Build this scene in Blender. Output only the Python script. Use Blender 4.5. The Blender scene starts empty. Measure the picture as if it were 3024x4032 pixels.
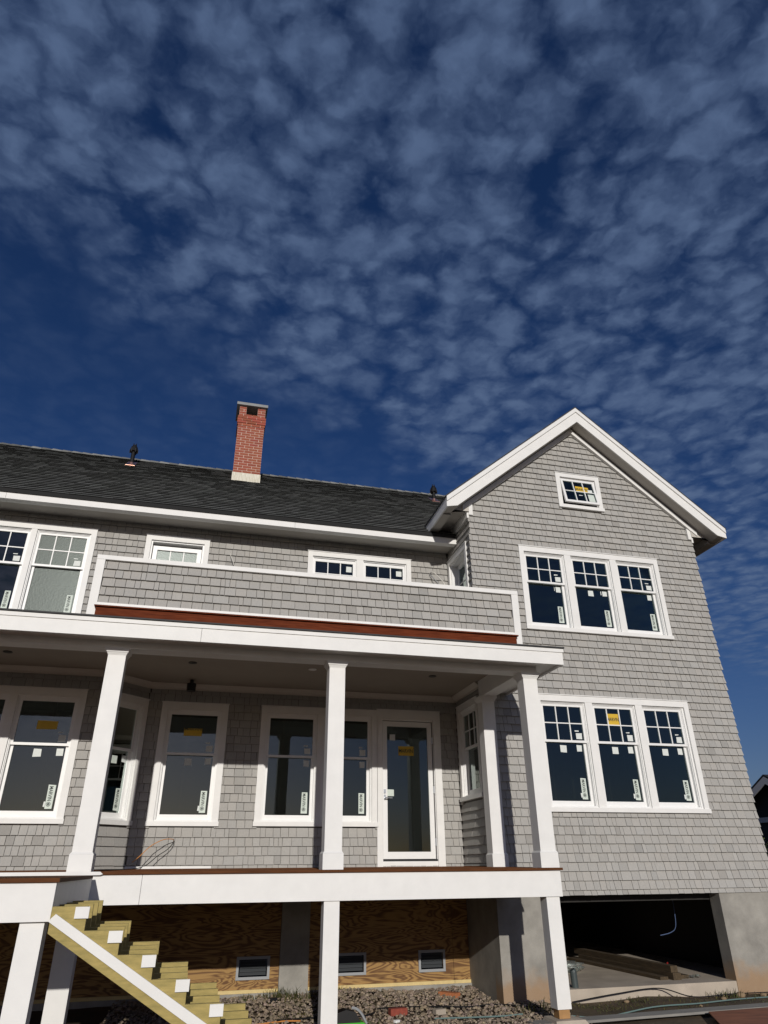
import bpy, bmesh, math, random
from mathutils import Vector, Matrix
random.seed(7)
scene = bpy.context.scene
col = scene.collection
H = 1.65                      # eye height above the ground; all z below are measured from the eye

# ------------------------------------------------------------------ camera
cam_d = bpy.data.cameras.new('camera'); cam = bpy.data.objects.new('camera', cam_d); col.objects.link(cam)
cam_d.sensor_fit = 'VERTICAL'; cam_d.sensor_height = 36.0; cam_d.lens = 23.862
cam_d.clip_start = 0.05; cam_d.clip_end = 5000
pit, yaw, rol = 0.481392, 0.252103, -0.0083732
fw = Vector((math.sin(yaw)*math.cos(pit), math.cos(yaw)*math.cos(pit), math.sin(pit)))
rt = Vector((math.cos(yaw), -math.sin(yaw), 0)); up = rt.cross(fw)
r2 = math.cos(rol)*rt + math.sin(rol)*up; u2 = -math.sin(rol)*rt + math.cos(rol)*up
m = Matrix((r2, u2, -fw)).transposed().to_4x4(); m.translation = Vector((0, 0, H))
cam.matrix_world = m
scene.camera = cam
# ------------------------------------------------------------------ sun and sky
SUN_TRAVEL = Vector((0.118, 1.0, -0.314)).normalized()
elev = math.asin(-SUN_TRAVEL.z)
sun_d = bpy.data.lights.new('sun', 'SUN'); sun_d.energy = 4.4; sun_d.angle = math.radians(0.55); sun_d.color = (1.0, 0.955, 0.89)
sun = bpy.data.objects.new('sun', sun_d); col.objects.link(sun); sun.location = (-2, -20, 12)
sun.rotation_euler = SUN_TRAVEL.to_track_quat('-Z', 'Y').to_euler()
scene.view_settings.view_transform = 'Standard'; scene.view_settings.look = 'None'
scene.view_settings.exposure = -0.5; scene.view_settings.gamma = 1.0; scene.view_settings.use_curve_mapping = False

world = bpy.data.worlds.new('World'); scene.world = world; world.use_nodes = True
wt = world.node_tree; wt.nodes.clear()
def N(tree, kind, **kw):
    n = tree.nodes.new(kind)
    for k, v in kw.items():
        if k == 'inp':
            for a, b in v.items(): n.inputs[a].default_value = b
        else: setattr(n, k, v)
    return n
def wl(a, b): wt.links.new(a, b)
sky = N(wt, 'ShaderNodeTexSky', sky_type='NISHITA', sun_disc=False, sun_elevation=elev,
        sun_rotation=math.radians(180+6.7), altitude=200.0, air_density=1.0, dust_density=0.8, ozone_density=3.0)
hsv = N(wt, 'ShaderNodeHueSaturation', inp={'Saturation': 1.2, 'Value': 1.0}); wl(sky.outputs[0], hsv.inputs['Color'])
tintw = N(wt, 'ShaderNodeVectorMath', operation='MULTIPLY'); wl(hsv.outputs[0], tintw.inputs[0]); tintw.inputs[1].default_value = (0.86, 0.84, 1.18)
bg = N(wt, 'ShaderNodeBackground', inp={'Strength': 0.05}); wl(tintw.outputs[0], bg.inputs[0])
tc = N(wt, 'ShaderNodeTexCoord')
sep = N(wt, 'ShaderNodeSeparateXYZ'); wl(tc.outputs['Generated'], sep.inputs[0])
def wm(op, a, b=None, c=None, clamp=False):
    n = N(wt, 'ShaderNodeMath', operation=op, use_clamp=clamp)
    for i, v in enumerate((a, b, c)):
        if v is None: continue
        if hasattr(v, 'is_output'): wl(v, n.inputs[i])
        else: n.inputs[i].default_value = v
    return n.outputs[0]
zc = wm('MAXIMUM', sep.outputs[2], 0.05)
px = wm('DIVIDE', sep.outputs[0], zc); py = wm('DIVIDE', sep.outputs[1], zc)
comb = N(wt, 'ShaderNodeCombineXYZ'); wl(px, comb.inputs[0]); wl(py, comb.inputs[1])
# cloud sheet: cobbled altocumulus cells on a plane overhead
wn = N(wt, 'ShaderNodeTexNoise', inp={'Scale': 9.0, 'Detail': 4.0, 'Roughness': 0.55}); wl(comb.outputs[0], wn.inputs['Vector'])
warp = N(wt, 'ShaderNodeVectorMath', operation='SCALE', inp={'Scale': 0.16}); wl(wn.outputs['Color'], warp.inputs[0])
wadd = N(wt, 'ShaderNodeVectorMath', operation='ADD'); wl(comb.outputs[0], wadd.inputs[0]); wl(warp.outputs[0], wadd.inputs[1])
vor = N(wt, 'ShaderNodeTexVoronoi', feature='SMOOTH_F1', inp={'Scale': 15.0, 'Smoothness': 0.55, 'Randomness': 1.0}); wl(wadd.outputs[0], vor.inputs['Vector'])
fin = N(wt, 'ShaderNodeTexNoise', inp={'Scale': 26.0, 'Detail': 6.0, 'Roughness': 0.6, 'Distortion': 0.3}); wl(wadd.outputs[0], fin.inputs['Vector'])
mid = N(wt, 'ShaderNodeTexNoise', inp={'Scale': 5.0, 'Detail': 4.0, 'Roughness': 0.55}); wl(comb.outputs[0], mid.inputs['Vector'])
big = N(wt, 'ShaderNodeTexNoise', inp={'Scale': 1.6, 'Detail': 2.0, 'Roughness': 0.5}); wl(comb.outputs[0], big.inputs['Vector'])
# edge of the sheet: clear sky beyond the line py > 1.3 + 0.64 px
edge = wm('SUBTRACT', wm('ADD', 1.33, wm('MULTIPLY', px, 0.66)), py)
edge = wm('ADD', edge, wm('MULTIPLY', wm('SUBTRACT', mid.outputs[0], 0.5), 0.75))
edge = wm('MAXIMUM', wm('MULTIPLY_ADD', edge, 3.2, 0.12, clamp=True), 0.13)
dens = wm('MULTIPLY', wm('SUBTRACT', 0.86, vor.outputs['Distance']), 1.35)
dens = wm('ADD', dens, wm('MULTIPLY', wm('SUBTRACT', fin.outputs[0], 0.5), 0.75))
dens = wm('ADD', dens, wm('MULTIPLY', wm('SUBTRACT', mid.outputs[0], 0.5), 1.2))
dens = wm('ADD', dens, wm('MULTIPLY', wm('SUBTRACT', big.outputs[0], 0.5), 0.5))
sm = N(wt, 'ShaderNodeMapRange', interpolation_type='SMOOTHSTEP', inp={'From Min': -0.17, 'From Max': 1.25, 'To Min': 0.0, 'To Max': 1.0}); wl(dens, sm.inputs[0])
hz = N(wt, 'ShaderNodeMapRange', interpolation_type='SMOOTHSTEP', inp={'From Min': 0.05, 'From Max': 0.32}); wl(sep.outputs[2], hz.inputs[0])
mask = wm('MULTIPLY', wm('MULTIPLY', sm.outputs[0], edge), wm('MULTIPLY', hz.outputs[0], 0.86), clamp=True)
bgc = N(wt, 'ShaderNodeBackground', inp={'Color': (0.135, 0.205, 0.365, 1), 'Strength': 1.0})
mixw = N(wt, 'ShaderNodeMixShader'); wl(mask, mixw.inputs[0]); wl(bg.outputs[0], mixw.inputs[1]); wl(bgc.outputs[0], mixw.inputs[2])
wo = N(wt, 'ShaderNodeOutputWorld'); wl(mixw.outputs[0], wo.inputs[0])

# ------------------------------------------------------------------ materials
MATS = {}
def mat(name, base, rough=0.6, var=0.0, vscale=4.0, bump=0.0, bscale=60.0, tint=False, metallic=0.0, stretch=None, spec=0.4, var2=None, detail=5.0):
    if name in MATS: return MATS[name]
    mt = bpy.data.materials.new(name); mt.use_nodes = True; t = mt.node_tree
    b = t.nodes['Principled BSDF']
    b.inputs['Roughness'].default_value = rough; b.inputs['Metallic'].default_value = metallic
    b.inputs['Specular IOR Level'].default_value = spec
    geo = N(t, 'ShaderNodeNewGeometry')
    vec = geo.outputs['Position']
    if stretch:
        mp = N(t, 'ShaderNodeVectorMath', operation='MULTIPLY'); t.links.new(vec, mp.inputs[0]); mp.inputs[1].default_value = stretch; vec = mp.outputs[0]
    rgb = N(t, 'ShaderNodeRGB'); rgb.outputs[0].default_value = (*base, 1); out = rgb.outputs[0]
    if var or var2:
        n = N(t, 'ShaderNodeTexNoise', inp={'Scale': vscale, 'Detail': detail, 'Roughness': 0.6}); t.links.new(vec, n.inputs['Vector'])
        mr = N(t, 'ShaderNodeMapRange', inp={'From Min': 0.25, 'From Max': 0.75, 'To Min': 1-var, 'To Max': 1+var}); t.links.new(n.outputs[0], mr.inputs[0])
        if var2:
            mx = N(t, 'ShaderNodeMix', data_type='RGBA'); mx.inputs[7].default_value = (*var2, 1)
            mr.inputs['To Min'].default_value = 0; mr.inputs['To Max'].default_value = 1
            t.links.new(mr.outputs[0], mx.inputs[0]); t.links.new(out, mx.inputs[6]); out = mx.outputs[2]
        else:
            vm = N(t, 'ShaderNodeVectorMath', operation='SCALE'); t.links.new(out, vm.inputs[0]); t.links.new(mr.outputs[0], vm.inputs['Scale']); out = vm.outputs[0]
    if tint:
        at = N(t, 'ShaderNodeAttribute', attribute_name='tint')
        vm = N(t, 'ShaderNodeVectorMath', operation='MULTIPLY'); t.links.new(out, vm.inputs[0]); t.links.new(at.outputs['Color'], vm.inputs[1]); out = vm.outputs[0]
    t.links.new(out, b.inputs['Base Color'])
    if bump:
        n2 = N(t, 'ShaderNodeTexNoise', inp={'Scale': bscale, 'Detail': 4.0, 'Roughness': 0.65}); t.links.new(vec, n2.inputs['Vector'])
        bp = N(t, 'ShaderNodeBump', inp={'Strength': bump, 'Distance': 0.01}); t.links.new(n2.outputs[0], bp.inputs['Height']); t.links.new(bp.outputs[0], b.inputs['Normal'])
    MATS[name] = mt; return mt
white = mat('white_paint', (0.77, 0.76, 0.735), 0.55, var=0.045, vscale=5, bump=0.10, bscale=120)
trimw = mat('factory_white', (0.79, 0.785, 0.77), 0.4, var=0.02, vscale=7)
shing = mat('grey_shingle_paint', (0.375, 0.362, 0.338), 0.75, var=0.08, vscale=22, bump=0.5, bscale=35, tint=True, stretch=(3.0, 3.0, 0.7), spec=0.25)
backing = mat('sheathing', (0.10, 0.09, 0.08), 0.9)
roofm = mat('charcoal_asphalt', (0.15, 0.152, 0.143), 0.95, var=0.25, vscale=90, bump=0.4, bscale=200, tint=True, spec=0.15)
roofb = mat('roof_underlay', (0.02, 0.02, 0.02), 0.95)
membr = mat('roof_membrane', (0.035, 0.035, 0.037), 0.7)
brickm = mat('red_brick', (0.29, 0.078, 0.046), 0.85, var=0.2, vscale=40, bump=0.4, bscale=150, tint=True)
mortar = mat('pale_mortar', (0.62, 0.50, 0.42), 0.9, var=0.1, vscale=30)
flashm = mat('stained_flashing', (0.78, 0.75, 0.66), 0.5, var=0.5, vscale=9, stretch=(6, 6, 0.9), var2=(0.42, 0.38, 0.26))
stone = mat('bluestone_cap', (0.26, 0.27, 0.27), 0.8, var=0.15)
mahog = mat('mahogany', (0.17, 0.040, 0.014), 0.7, var2=(0.07, 0.014, 0.005), vscale=6, stretch=(0.7, 6, 9), bump=0.15, bscale=40, spec=0.08)
brown = mat('brown_decking', (0.13, 0.05, 0.018), 0.7, var2=(0.07, 0.026, 0.010), vscale=6, stretch=(0.8, 5, 5), spec=0.1)
lumber = mat('treated_lumber', (0.45, 0.345, 0.115), 0.7, var2=(0.25, 0.205, 0.065), vscale=5, stretch=(1.5, 1.5, 6), bump=0.2, bscale=50)
pine = mat('pale_pine', (0.62, 0.48, 0.22), 0.7, var=0.12, vscale=8)
conc = mat('concrete', (0.285, 0.27, 0.24), 0.9, var=0.28, vscale=3.0, bump=0.35, bscale=45, detail=8)
concs = mat('slab_concrete', (0.42, 0.36, 0.29), 0.9, var=0.22, vscale=2.0, bump=0.25, bscale=40)
black = mat('black_plastic', (0.012, 0.012, 0.013), 0.35, spec=0.5)
blackm = mat('black_iron', (0.006, 0.006, 0.007), 0.6, spec=0.25)
copper = mat('copper', (0.95, 0.5, 0.36), 0.3, metallic=1.0, var=0.2, vscale=30)
steel = mat('steel', (0.45, 0.47, 0.50), 0.3, metallic=1.0)
paper = mat('pale_sticker', (0.58, 0.64, 0.58), 0.6, var=0.05, vscale=20)
paperw = mat('white_label', (0.66, 0.69, 0.66), 0.6, var=0.06, vscale=30)
yellow = mat('yellow_sticker', (0.62, 0.40, 0.03), 0.55, var=0.06, vscale=20)
ink = mat('dark_ink', (0.02, 0.03, 0.028), 0.6)
vinyl = mat('grey_vinyl', (0.30, 0.31, 0.32), 0.5); louv = mat('shade_dark_vinyl', (0.05, 0.055, 0.06), 0.5); crawl = mat('crawl_space_shade', (0.03, 0.028, 0.026), 0.95)  # shade of the louvres and the crawl space is put into these dark colours
inter = mat('unlit_interior_board', (0.05, 0.05, 0.046), 0.9, var=0.35, vscale=1.6, stretch=(1.5, 1.5, 0.6))  # darkness of the rooms is put into this near-black board colour
soffm = mat('shade_toned_soffit', (0.50, 0.47, 0.425), 0.7, var=0.05, vscale=3)  # white soffits toned down: their shade is put into the colour
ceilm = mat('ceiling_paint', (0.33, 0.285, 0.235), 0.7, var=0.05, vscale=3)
dirt = mat('dirt', (0.13, 0.085, 0.05), 0.95, var2=(0.05, 0.042, 0.022), vscale=2.2, bump=0.8, bscale=25, detail=8)
gravm = mat('gravel_stone', (0.25, 0.20, 0.15), 0.9, tint=True, var=0.2, vscale=40)
grassm = mat('weeds', (0.035, 0.048, 0.014), 0.7, tint=True)
leafm = mat('shrub_leaves', (0.035, 0.06, 0.018), 0.6, tint=True)
barkm = mat('bark', (0.07, 0.05, 0.035), 0.9)
darkwood = mat('dark_timber', (0.10, 0.068, 0.035), 0.85, var2=(0.035, 0.025, 0.014), vscale=6, stretch=(5, 0.8, 5))
oldwood = mat('weathered_wood', (0.17, 0.115, 0.06), 0.85, var2=(0.085, 0.055, 0.03), vscale=6, stretch=(1, 5, 5))
greyboard = mat('grey_board', (0.23, 0.22, 0.20), 0.85, var=0.2, vscale=5, stretch=(0.6, 5, 5))
redply = mat('red_plywood', (0.30, 0.115, 0.06), 0.7, var2=(0.13, 0.05, 0.03), vscale=4, stretch=(0.6, 4, 4))
pvc = mat('grey_pipe', (0.06, 0.075, 0.075), 0.35)
bluep = mat('blue_plastic', (0.09, 0.13, 0.24), 0.5)
redp = mat('red_plastic', (0.35, 0.02, 0.02), 0.4)
greenp = mat('green_plastic', (0.06, 0.42, 0.03), 0.4)
ropem = mat('teal_cord', (0.13, 0.20, 0.19), 0.8)
orangec = mat('orange_wire', (0.55, 0.23, 0.06), 0.5)
whitec = mat('white_cable', (0.62, 0.60, 0.55), 0.5)
darkclad = mat('shaded_cladding', (0.018, 0.018, 0.02), 0.8)  # shade on the neighbour house is put into this near-black colour
greytrim = mat('grey_trim', (0.42, 0.42, 0.43), 0.7)

def plywood():
    mt = bpy.data.materials.new('plywood'); mt.use_nodes = True; t = mt.node_tree; b = t.nodes['Principled BSDF']
    geo = N(t, 'ShaderNodeNewGeometry')
    mp = N(t, 'ShaderNodeVectorMath', operation='MULTIPLY'); mp.inputs[1].default_value = (0.55, 1, 2.6); t.links.new(geo.outputs['Position'], mp.inputs[0])
    n = N(t, 'ShaderNodeTexNoise', inp={'Scale': 1.9, 'Detail': 3.0, 'Roughness': 0.45, 'Distortion': 0.7}); t.links.new(mp.outputs[0], n.inputs['Vector'])
    mu = N(t, 'ShaderNodeMath', operation='MULTIPLY'); mu.inputs[1].default_value = 80.0; t.links.new(n.outputs[0], mu.inputs[0])
    si = N(t, 'ShaderNodeMath', operation='SINE'); t.links.new(mu.outputs[0], si.inputs[0])
    ra = N(t, 'ShaderNodeMapRange', inp={'From Min': -0.6, 'From Max': 1.0}); t.links.new(si.outputs[0], ra.inputs[0])
    mx = N(t, 'ShaderNodeMix', data_type='RGBA'); mx.inputs[6].default_value = (0.33, 0.19, 0.062, 1); mx.inputs[7].default_value = (0.12, 0.052, 0.015, 1)
    t.links.new(ra.outputs[0], mx.inputs[0]); t.links.new(mx.outputs[2], b.inputs['Base Color']); b.inputs['Roughness'].default_value = 0.75
    return mt
ply = plywood()
def glassmat(name, tintc, extra=1.0, film=0.0):
    mt = bpy.data.materials.new(name); mt.use_nodes = True; t = mt.node_tree; t.nodes.clear()
    tr = N(t, 'ShaderNodeBsdfTransparent'); tr.inputs[0].default_value = (*tintc, 1)
    gl = N(t, 'ShaderNodeBsdfGlossy'); gl.inputs['Roughness'].default_value = 0.02 if not film else 0.32
    gl.inputs['Color'].default_value = (0.86, 0.97, 0.93, 1)
    fr = N(t, 'ShaderNodeFresnel'); fr.inputs[0].default_value = 1.5
    mu = N(t, 'ShaderNodeMath', operation='MULTIPLY', use_clamp=True); mu.inputs[1].default_value = extra; t.links.new(fr.outputs[0], mu.inputs[0])
    geo = N(t, 'ShaderNodeNewGeometry')
    n = N(t, 'ShaderNodeTexNoise', inp={'Scale': 1.6 if not film else 38.0, 'Detail': 2.0}); t.links.new(geo.outputs['Position'], n.inputs['Vector'])
    bp = N(t, 'ShaderNodeBump', inp={'Strength': 0.03 if not film else 0.10, 'Distance': 0.02}); t.links.new(n.outputs[0], bp.inputs['Height']); t.links.new(bp.outputs[0], gl.inputs['Normal'])
    mx = N(t, 'ShaderNodeMixShader'); t.links.new(mu.outputs[0], mx.inputs[0]); t.links.new(tr.outputs[0], mx.inputs[1]); t.links.new(gl.outputs[0], mx.inputs[2])
    out = mx.outputs[0]
    if film:
        df = N(t, 'ShaderNodeBsdfDiffuse'); df.inputs[0].default_value = (0.62, 0.635, 0.615, 1); t.links.new(bp.outputs[0], df.inputs['Normal'])
        m2 = N(t, 'ShaderNodeMixShader'); m2.inputs[0].default_value = film; t.links.new(out, m2.inputs[1]); t.links.new(df.outputs[0], m2.inputs[2]); out = m2.outputs[0]
    o = N(t, 'ShaderNodeOutputMaterial'); t.links.new(out, o.inputs[0]); return mt
glass = glassmat('window_glass', (0.42, 0.47, 0.47), 2.0)
film = glassmat('filmed_glass', (0.5, 0.54, 0.52), 0.3, film=0.11)
glarew = glassmat('white_glare_glass', (0.5, 0.54, 0.52), 0.7, film=0.22)  # white mixed into the panes stands for a bright reflection
bag = glassmat('clear_plastic_bag', (0.75, 0.75, 0.75), 3.0, film=0.12)

# ------------------------------------------------------------------ object helpers
WL = {}
def place(o, world_loc, parent=None):
    WL[o.name] = Vector(world_loc)
    if parent is not None:
        o.parent = parent; o.location = Vector(world_loc) - WL[parent.name]
    else: o.location = world_loc
def tag(o, label=None, cat=None, group=None, kind=None):
    for k, v in (('label', label), ('category', cat), ('group', group), ('kind', kind)):
        if v: o[k] = v
    return o
def empty(name, loc, parent=None):
    o = bpy.data.objects.new(name, None); col.objects.link(o); o.empty_display_size = 0.2
    place(o, (loc[0], loc[1], loc[2]+H), parent); return o
def mk(name, verts, faces, material, parent=None, tints=None, smooth=False):
    """one mesh object from eye-relative points; its origin sits in the middle of its box"""
    lo = [min(v[i] for v in verts) for i in range(3)]; hi = [max(v[i] for v in verts) for i in range(3)]
    c = Vector(((lo[0]+hi[0])/2, (lo[1]+hi[1])/2, lo[2] if parent is None else (lo[2]+hi[2])/2))
    me = bpy.data.meshes.new(name)
    me.from_pydata([(v[0]-c.x, v[1]-c.y, v[2]-c.z) for v in verts], [], faces)
    me.materials.append(material)
    if tints is not None:
        a = me.color_attributes.new('tint', 'FLOAT_COLOR', 'POINT')
        if isinstance(tints, tuple): tints = [tints]*len(verts)
        a.data.foreach_set('color', [x for t in tints for x in (*t, 1.0)])
    if smooth: me.shade_smooth()
    o = bpy.data.objects.new(name, me); col.objects.link(o)
    place(o, (c.x, c.y, c.z+H), parent); return o
BF = [(0, 3, 2, 1), (4, 5, 6, 7), (0, 1, 5, 4), (1, 2, 6, 5), (2, 3, 7, 6), (3, 0, 4, 7)]
def bxv(x0, x1, y0, y1, z0, z1):
    return [(x0, y0, z0), (x1, y0, z0), (x1, y1, z0), (x0, y1, z0), (x0, y0, z1), (x1, y0, z1), (x1, y1, z1), (x0, y1, z1)]
class G:
    """collects geometry for one mesh"""
    def __init__(s): s.v = []; s.f = []; s.t = []
    def add(s, v, f, t=(1, 1, 1)):
        n = len(s.v); s.v += v; s.f += [tuple(i+n for i in q) for q in f]; s.t += [t]*len(v); return s
    def box(s, *a): return s.add(bxv(*a), BF)
    def prism(s, poly, a, b, axis):
        """poly: 2D points; extruded along axis from a to b. axis x: poly=(y,z); y: poly=(x,z); z: poly=(x,y)"""
        n = len(poly)
        def P(p, d): return (d, p[0], p[1]) if axis == 'x' else ((p[0], d, p[1]) if axis == 'y' else (p[0], p[1], d))
        v = [P(p, a) for p in poly]+[P(p, b) for p in poly]
        f = [tuple(range(n)), tuple(range(2*n-1, n-1, -1))]+[(i, i+n, (i+1) % n+n, (i+1) % n) for i in range(n)]
        return s.add(v, f)
    def cyl(s, p, q, r0, r1=None, n=12, cap=True):
        p = Vector(p); q = Vector(q); r1 = r0 if r1 is None else r1; d = (q-p).normalized()
        a = d.orthogonal().normalized(); b = d.cross(a); v = []
        for c, r in ((p, r0), (q, r1)):
            v += [tuple(c+(a*math.cos(2*math.pi*i/n)+b*math.sin(2*math.pi*i/n))*r) for i in range(n)]
        f = [(i, (i+1) % n, (i+1) % n+n, i+n) for i in range(n)]
        if cap: f += [tuple(range(n-1, -1, -1)), tuple(range(n, 2*n))]
        return s.add(v, f)
    def tube(s, pts, r, n=6):
        """bent tube through points"""
        P = [Vector(p) for p in pts]; rings = []
        for i, p in enumerate(P):
            d = (P[min(i+1, len(P)-1)]-P[max(i-1, 0)]).normalized(); a = d.cross(Vector((0.13, 0.21, 0.97))).normalized(); b = d.cross(a)
            rings.append([tuple(p+(a*math.cos(2*math.pi*k/n)+b*math.sin(2*math.pi*k/n))*r) for k in range(n)])
        v = [x for q in rings for x in q]
        f = [(i*n+k, i*n+(k+1) % n, (i+1)*n+(k+1) % n, (i+1)*n+k) for i in range(len(P)-1) for k in range(n)]
        f += [tuple(range(n-1, -1, -1)), tuple(range((len(P)-1)*n, len(P)*n))]
        return s.add(v, f)
    def mk(s, name, material, parent=None, tint=False, smooth=False): return mk(name, s.v, s.f, material, parent, s.t if tint else None, smooth)
def box(name, material, parent, *a): return G().box(*a).mk(name, material, parent)
def smoothpts(pts, n=6):
    P = [Vector(p) for p in pts]; out = []
    for i in range(len(P)-1):
        p0 = P[max(i-1, 0)]; p1 = P[i]; p2 = P[i+1]; p3 = P[min(i+2, len(P)-1)]
        for k in range(n):
            t = k/n; out.append(0.5*((2*p1)+(p2-p0)*t+(2*p0-5*p1+4*p2-p3)*t*t+(3*p1-p0-3*p2+p3)*t**3))
    out.append(P[-1]); return [tuple(p) for p in out]

class Plane:
    """a vertical wall face: origin o, horizontal direction t, outward normal n"""
    def __init__(s, o, t, n): s.o = Vector((*o, 0)); s.t = Vector((*t, 0)).normalized(); s.n = Vector((*n, 0)).normalized()
    def p(s, u, z, d): q = s.o+s.t*u+s.n*d; return (q.x, q.y, z)
    def bv(s, u0, u1, z0, z1, d0, d1):
        return [s.p(u0, z0, d1), s.p(u1, z0, d1), s.p(u1, z0, d0), s.p(u0, z0, d0), s.p(u0, z1, d1), s.p(u1, z1, d1), s.p(u1, z1, d0), s.p(u0, z1, d0)]
    def box(s, name, material, parent, *a): return mk(name, s.bv(*a), BF, material, parent)
    def poly(s, pts, d0, d1, name, material, parent, tints=None):
        n = len(pts); v = [s.p(u, z, d1) for u, z in pts]+[s.p(u, z, d0) for u, z in pts]
        f = [tuple(range(n)), tuple(range(2*n-1, n-1, -1))]+[(i, i+n, (i+1) % n+n, (i+1) % n) for i in range(n)]
        return mk(name, v, f, material, parent, tints)
def clip(poly, a, b, c):
    """keep the part of a convex polygon with a*u + b*z <= c"""
    out = []
    for i in range(len(poly)):
        p = poly[i]; q = poly[(i+1) % len(poly)]; dp = a*p[0]+b*p[1]-c; dq = a*q[0]+b*q[1]-c
        if dp <= 0: out.append(p)
        if (dp < 0 < dq) or (dq < 0 < dp):
            t = dp/(dp-dq); out.append((p[0]+(q[0]-p[0])*t, p[1]+(q[1]-p[1])*t))
    return out

# ------------------------------------------------------------------ key planes (metres from the eye)
YD, YG, YC, YF, YE, YK, YP, YB = 11.77, 10.5, 8.84, 8.52, 11.21, 10.19, 8.90, 11.13
XG0, XG1 = 4.337, 9.11            # gable wing sides
XL = -7.0                          # left end of the house
DECK = -0.028
main = Plane((0, YD+0.03), (1, 0), (0, -1))
gable = Plane((0, YG+0.03), (1, 0), (0, -1))
retn = Plane((XG0+0.018, 0), (0, -1), (-1, 0))       # u = -Y
FX, FY = -0.96, YD                                   # bay: angled face runs from here to the bay front
facet = Plane((FX+0.02, FY+0.02), (-1, -1), (1, -1)) # u grows to the left/front
bay = Plane((0, YB+0.03), (1, 0), (0, -1))
par = Plane((0, YP+0.02), (1, 0), (0, -1))

house = empty('house', (1.0, 14.0, -H))
tag(house, 'new grey shingled two-storey house with white trim, porch and red brick chimney', 'house')

# ------------------------------------------------------------------ walls and shingles
SH = []       # (score, verts, faces, tint, wall part)
EYE = Vector((0, 0, 0))
def wallmesh(plane, u0, u1, z0, z1, holes, clips=(), th=0.14, name='wall'):
    us = sorted({u0, u1, *[h for q in holes for h in q[:2] if u0 < h < u1]}); zs = sorted({z0, z1, *[h for q in holes for h in q[2:] if z0 < h < z1]})
    g = G()
    for i in range(len(us)-1):
        for j in range(len(zs)-1):
            cu, cz = (us[i]+us[i+1])/2, (zs[j]+zs[j+1])/2
            if any(a < cu < b and c < cz < d for a, b, c, d in holes): continue
            poly = [(us[i], zs[j]), (us[i+1], zs[j]), (us[i+1], zs[j+1]), (us[i], zs[j+1])]
            for c in clips: poly = clip(poly, *c)
            if len(poly) < 3: continue
            n = len(poly); v = [plane.p(u, z, 0) for u, z in poly]+[plane.p(u, z, -th) for u, z in poly]
            g.add(v, [tuple(range(n)), tuple(range(2*n-1, n-1, -1))]+[(k, k+n, (k+1) % n+n, (k+1) % n) for k in range(n)])
    return g.mk(name, backing, house)
def course(plane, wall, u0, u1, zbase, ztop, holes, clips=(), exposure=0.125, first=None, wmean=0.128, flip=False, over=0.0):
    z = zbase; k = 0
    while z < ztop-0.01:
        e = first if (k == 0 and first) else exposure
        zt = min(z+e+0.012, ztop+0.012)
        u = u0-random.uniform(0, 0.1) ; k += 1
        while u < u1:
            w = max(0.062, random.gauss(wmean, 0.034)); w = min(w, 0.235)
            a, b = max(u, u0-over), min(u+w-0.006, u1+over); u += w
            if b-a < 0.02: continue
            segs = [(a, b)]
            for h in holes:
                if z+e > h[2]+0.01 and z < h[3]-0.01:
                    ns = []
                    for s in segs:
                        if s[1] <= h[0] or s[0] >= h[1]: ns.append(s); continue
                        if s[0] < h[0]-0.012: ns.append((s[0], h[0]))
                        if s[1] > h[1]+0.012: ns.append((h[1], s[1]))
                    segs = ns
            for a2, b2 in segs:
                zb = z+random.uniform(-0.0022, 0.0022)
                sk = random.uniform(-0.002, 0.002)
                poly = [(a2, zb), (b2, zb), (b2+sk, zt), (a2+sk, zt)]
                for c in clips: poly = clip(poly, *c)
                if len(poly) < 3: continue
                jd = random.uniform(-0.002, 0.0025); n = len(poly)
                dd = [0.032+jd+(0.001-0.032)*(q[1]-zb)/(zt-zb) for q in poly]
                v = [plane.p(q[0], q[1], d) for q, d in zip(poly, dd)]+[plane.p(q[0], q[1], -0.001) for q in poly]
                f = [tuple(range(n))]+[(i, i+n, (i+1) % n+n, (i+1) % n) for i in range(n)]
                r = random.random()
                tv = random.gauss(1.0, 0.032)
                if r < 0.05: tv *= random.uniform(0.82, 0.93)
                wb = random.gauss(0, 0.005); t = (tv*(1+wb), tv, tv*(1-wb))
                cpt = Vector(v[0])*0.5+Vector(v[2 % n])*0.5; area = (b2-a2)*min(e, zt-zb); dist = cpt.length
                score = area*abs(plane.n.dot(cpt.normalized()))/dist**2
                SH.append((score, v, f, t, wall))
        z += e
# openings (inner edge of the casings) and the casings' outer rectangles
def inset(o, a=0.06): return (o[0]+a, o[1]-a, o[2]+a, o[3]-a)
W_GU = (5.275, 8.190, 3.668, 5.275); W_GL = (5.275, 8.203, 0.735, 2.541); W_AT = (6.248, 7.211, 6.205, 6.993)
W_S = (-1.392, -0.280, 4.55, 5.354); W_P = (1.540, 3.565, 4.55, 5.335); W_UL = (-4.32, -2.228, 3.62, 5.349)
W_1 = (-0.714, 0.344, 0.568, 2.403); W_2 = (0.889, 2.880, 0.572, 2.408); W_D = (2.874, 4.018, -0.005, 2.431)
W_B = (-3.70, -1.778, 0.558, 2.397)
W_F = (0.02, 0.82, 0.57, 2.417)                       # on the facet, u from the corner
W_RL = (-11.70, -10.70, 0.955, 2.50); W_RU = (-11.74, -10.725, 3.75, 5.345)   # on the return wall, u = -Y
SHB = -0.401                                           # bottom of the gable shingles
wm1 = wallmesh(main, XL, XG0+0.018, -0.36, 5.58, [inset(W_S), inset(W_P), inset(W_UL), inset(W_1), inset(W_2), inset(W_D), (-4.2, -1.7, -0.36, 2.7)])
gm = 0.837; AX = 6.730; AZ = 8.05                       # wall apex
gc = [(-gm, 1, AZ-gm*AX), (gm, 1, AZ+gm*AX)]
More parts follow.
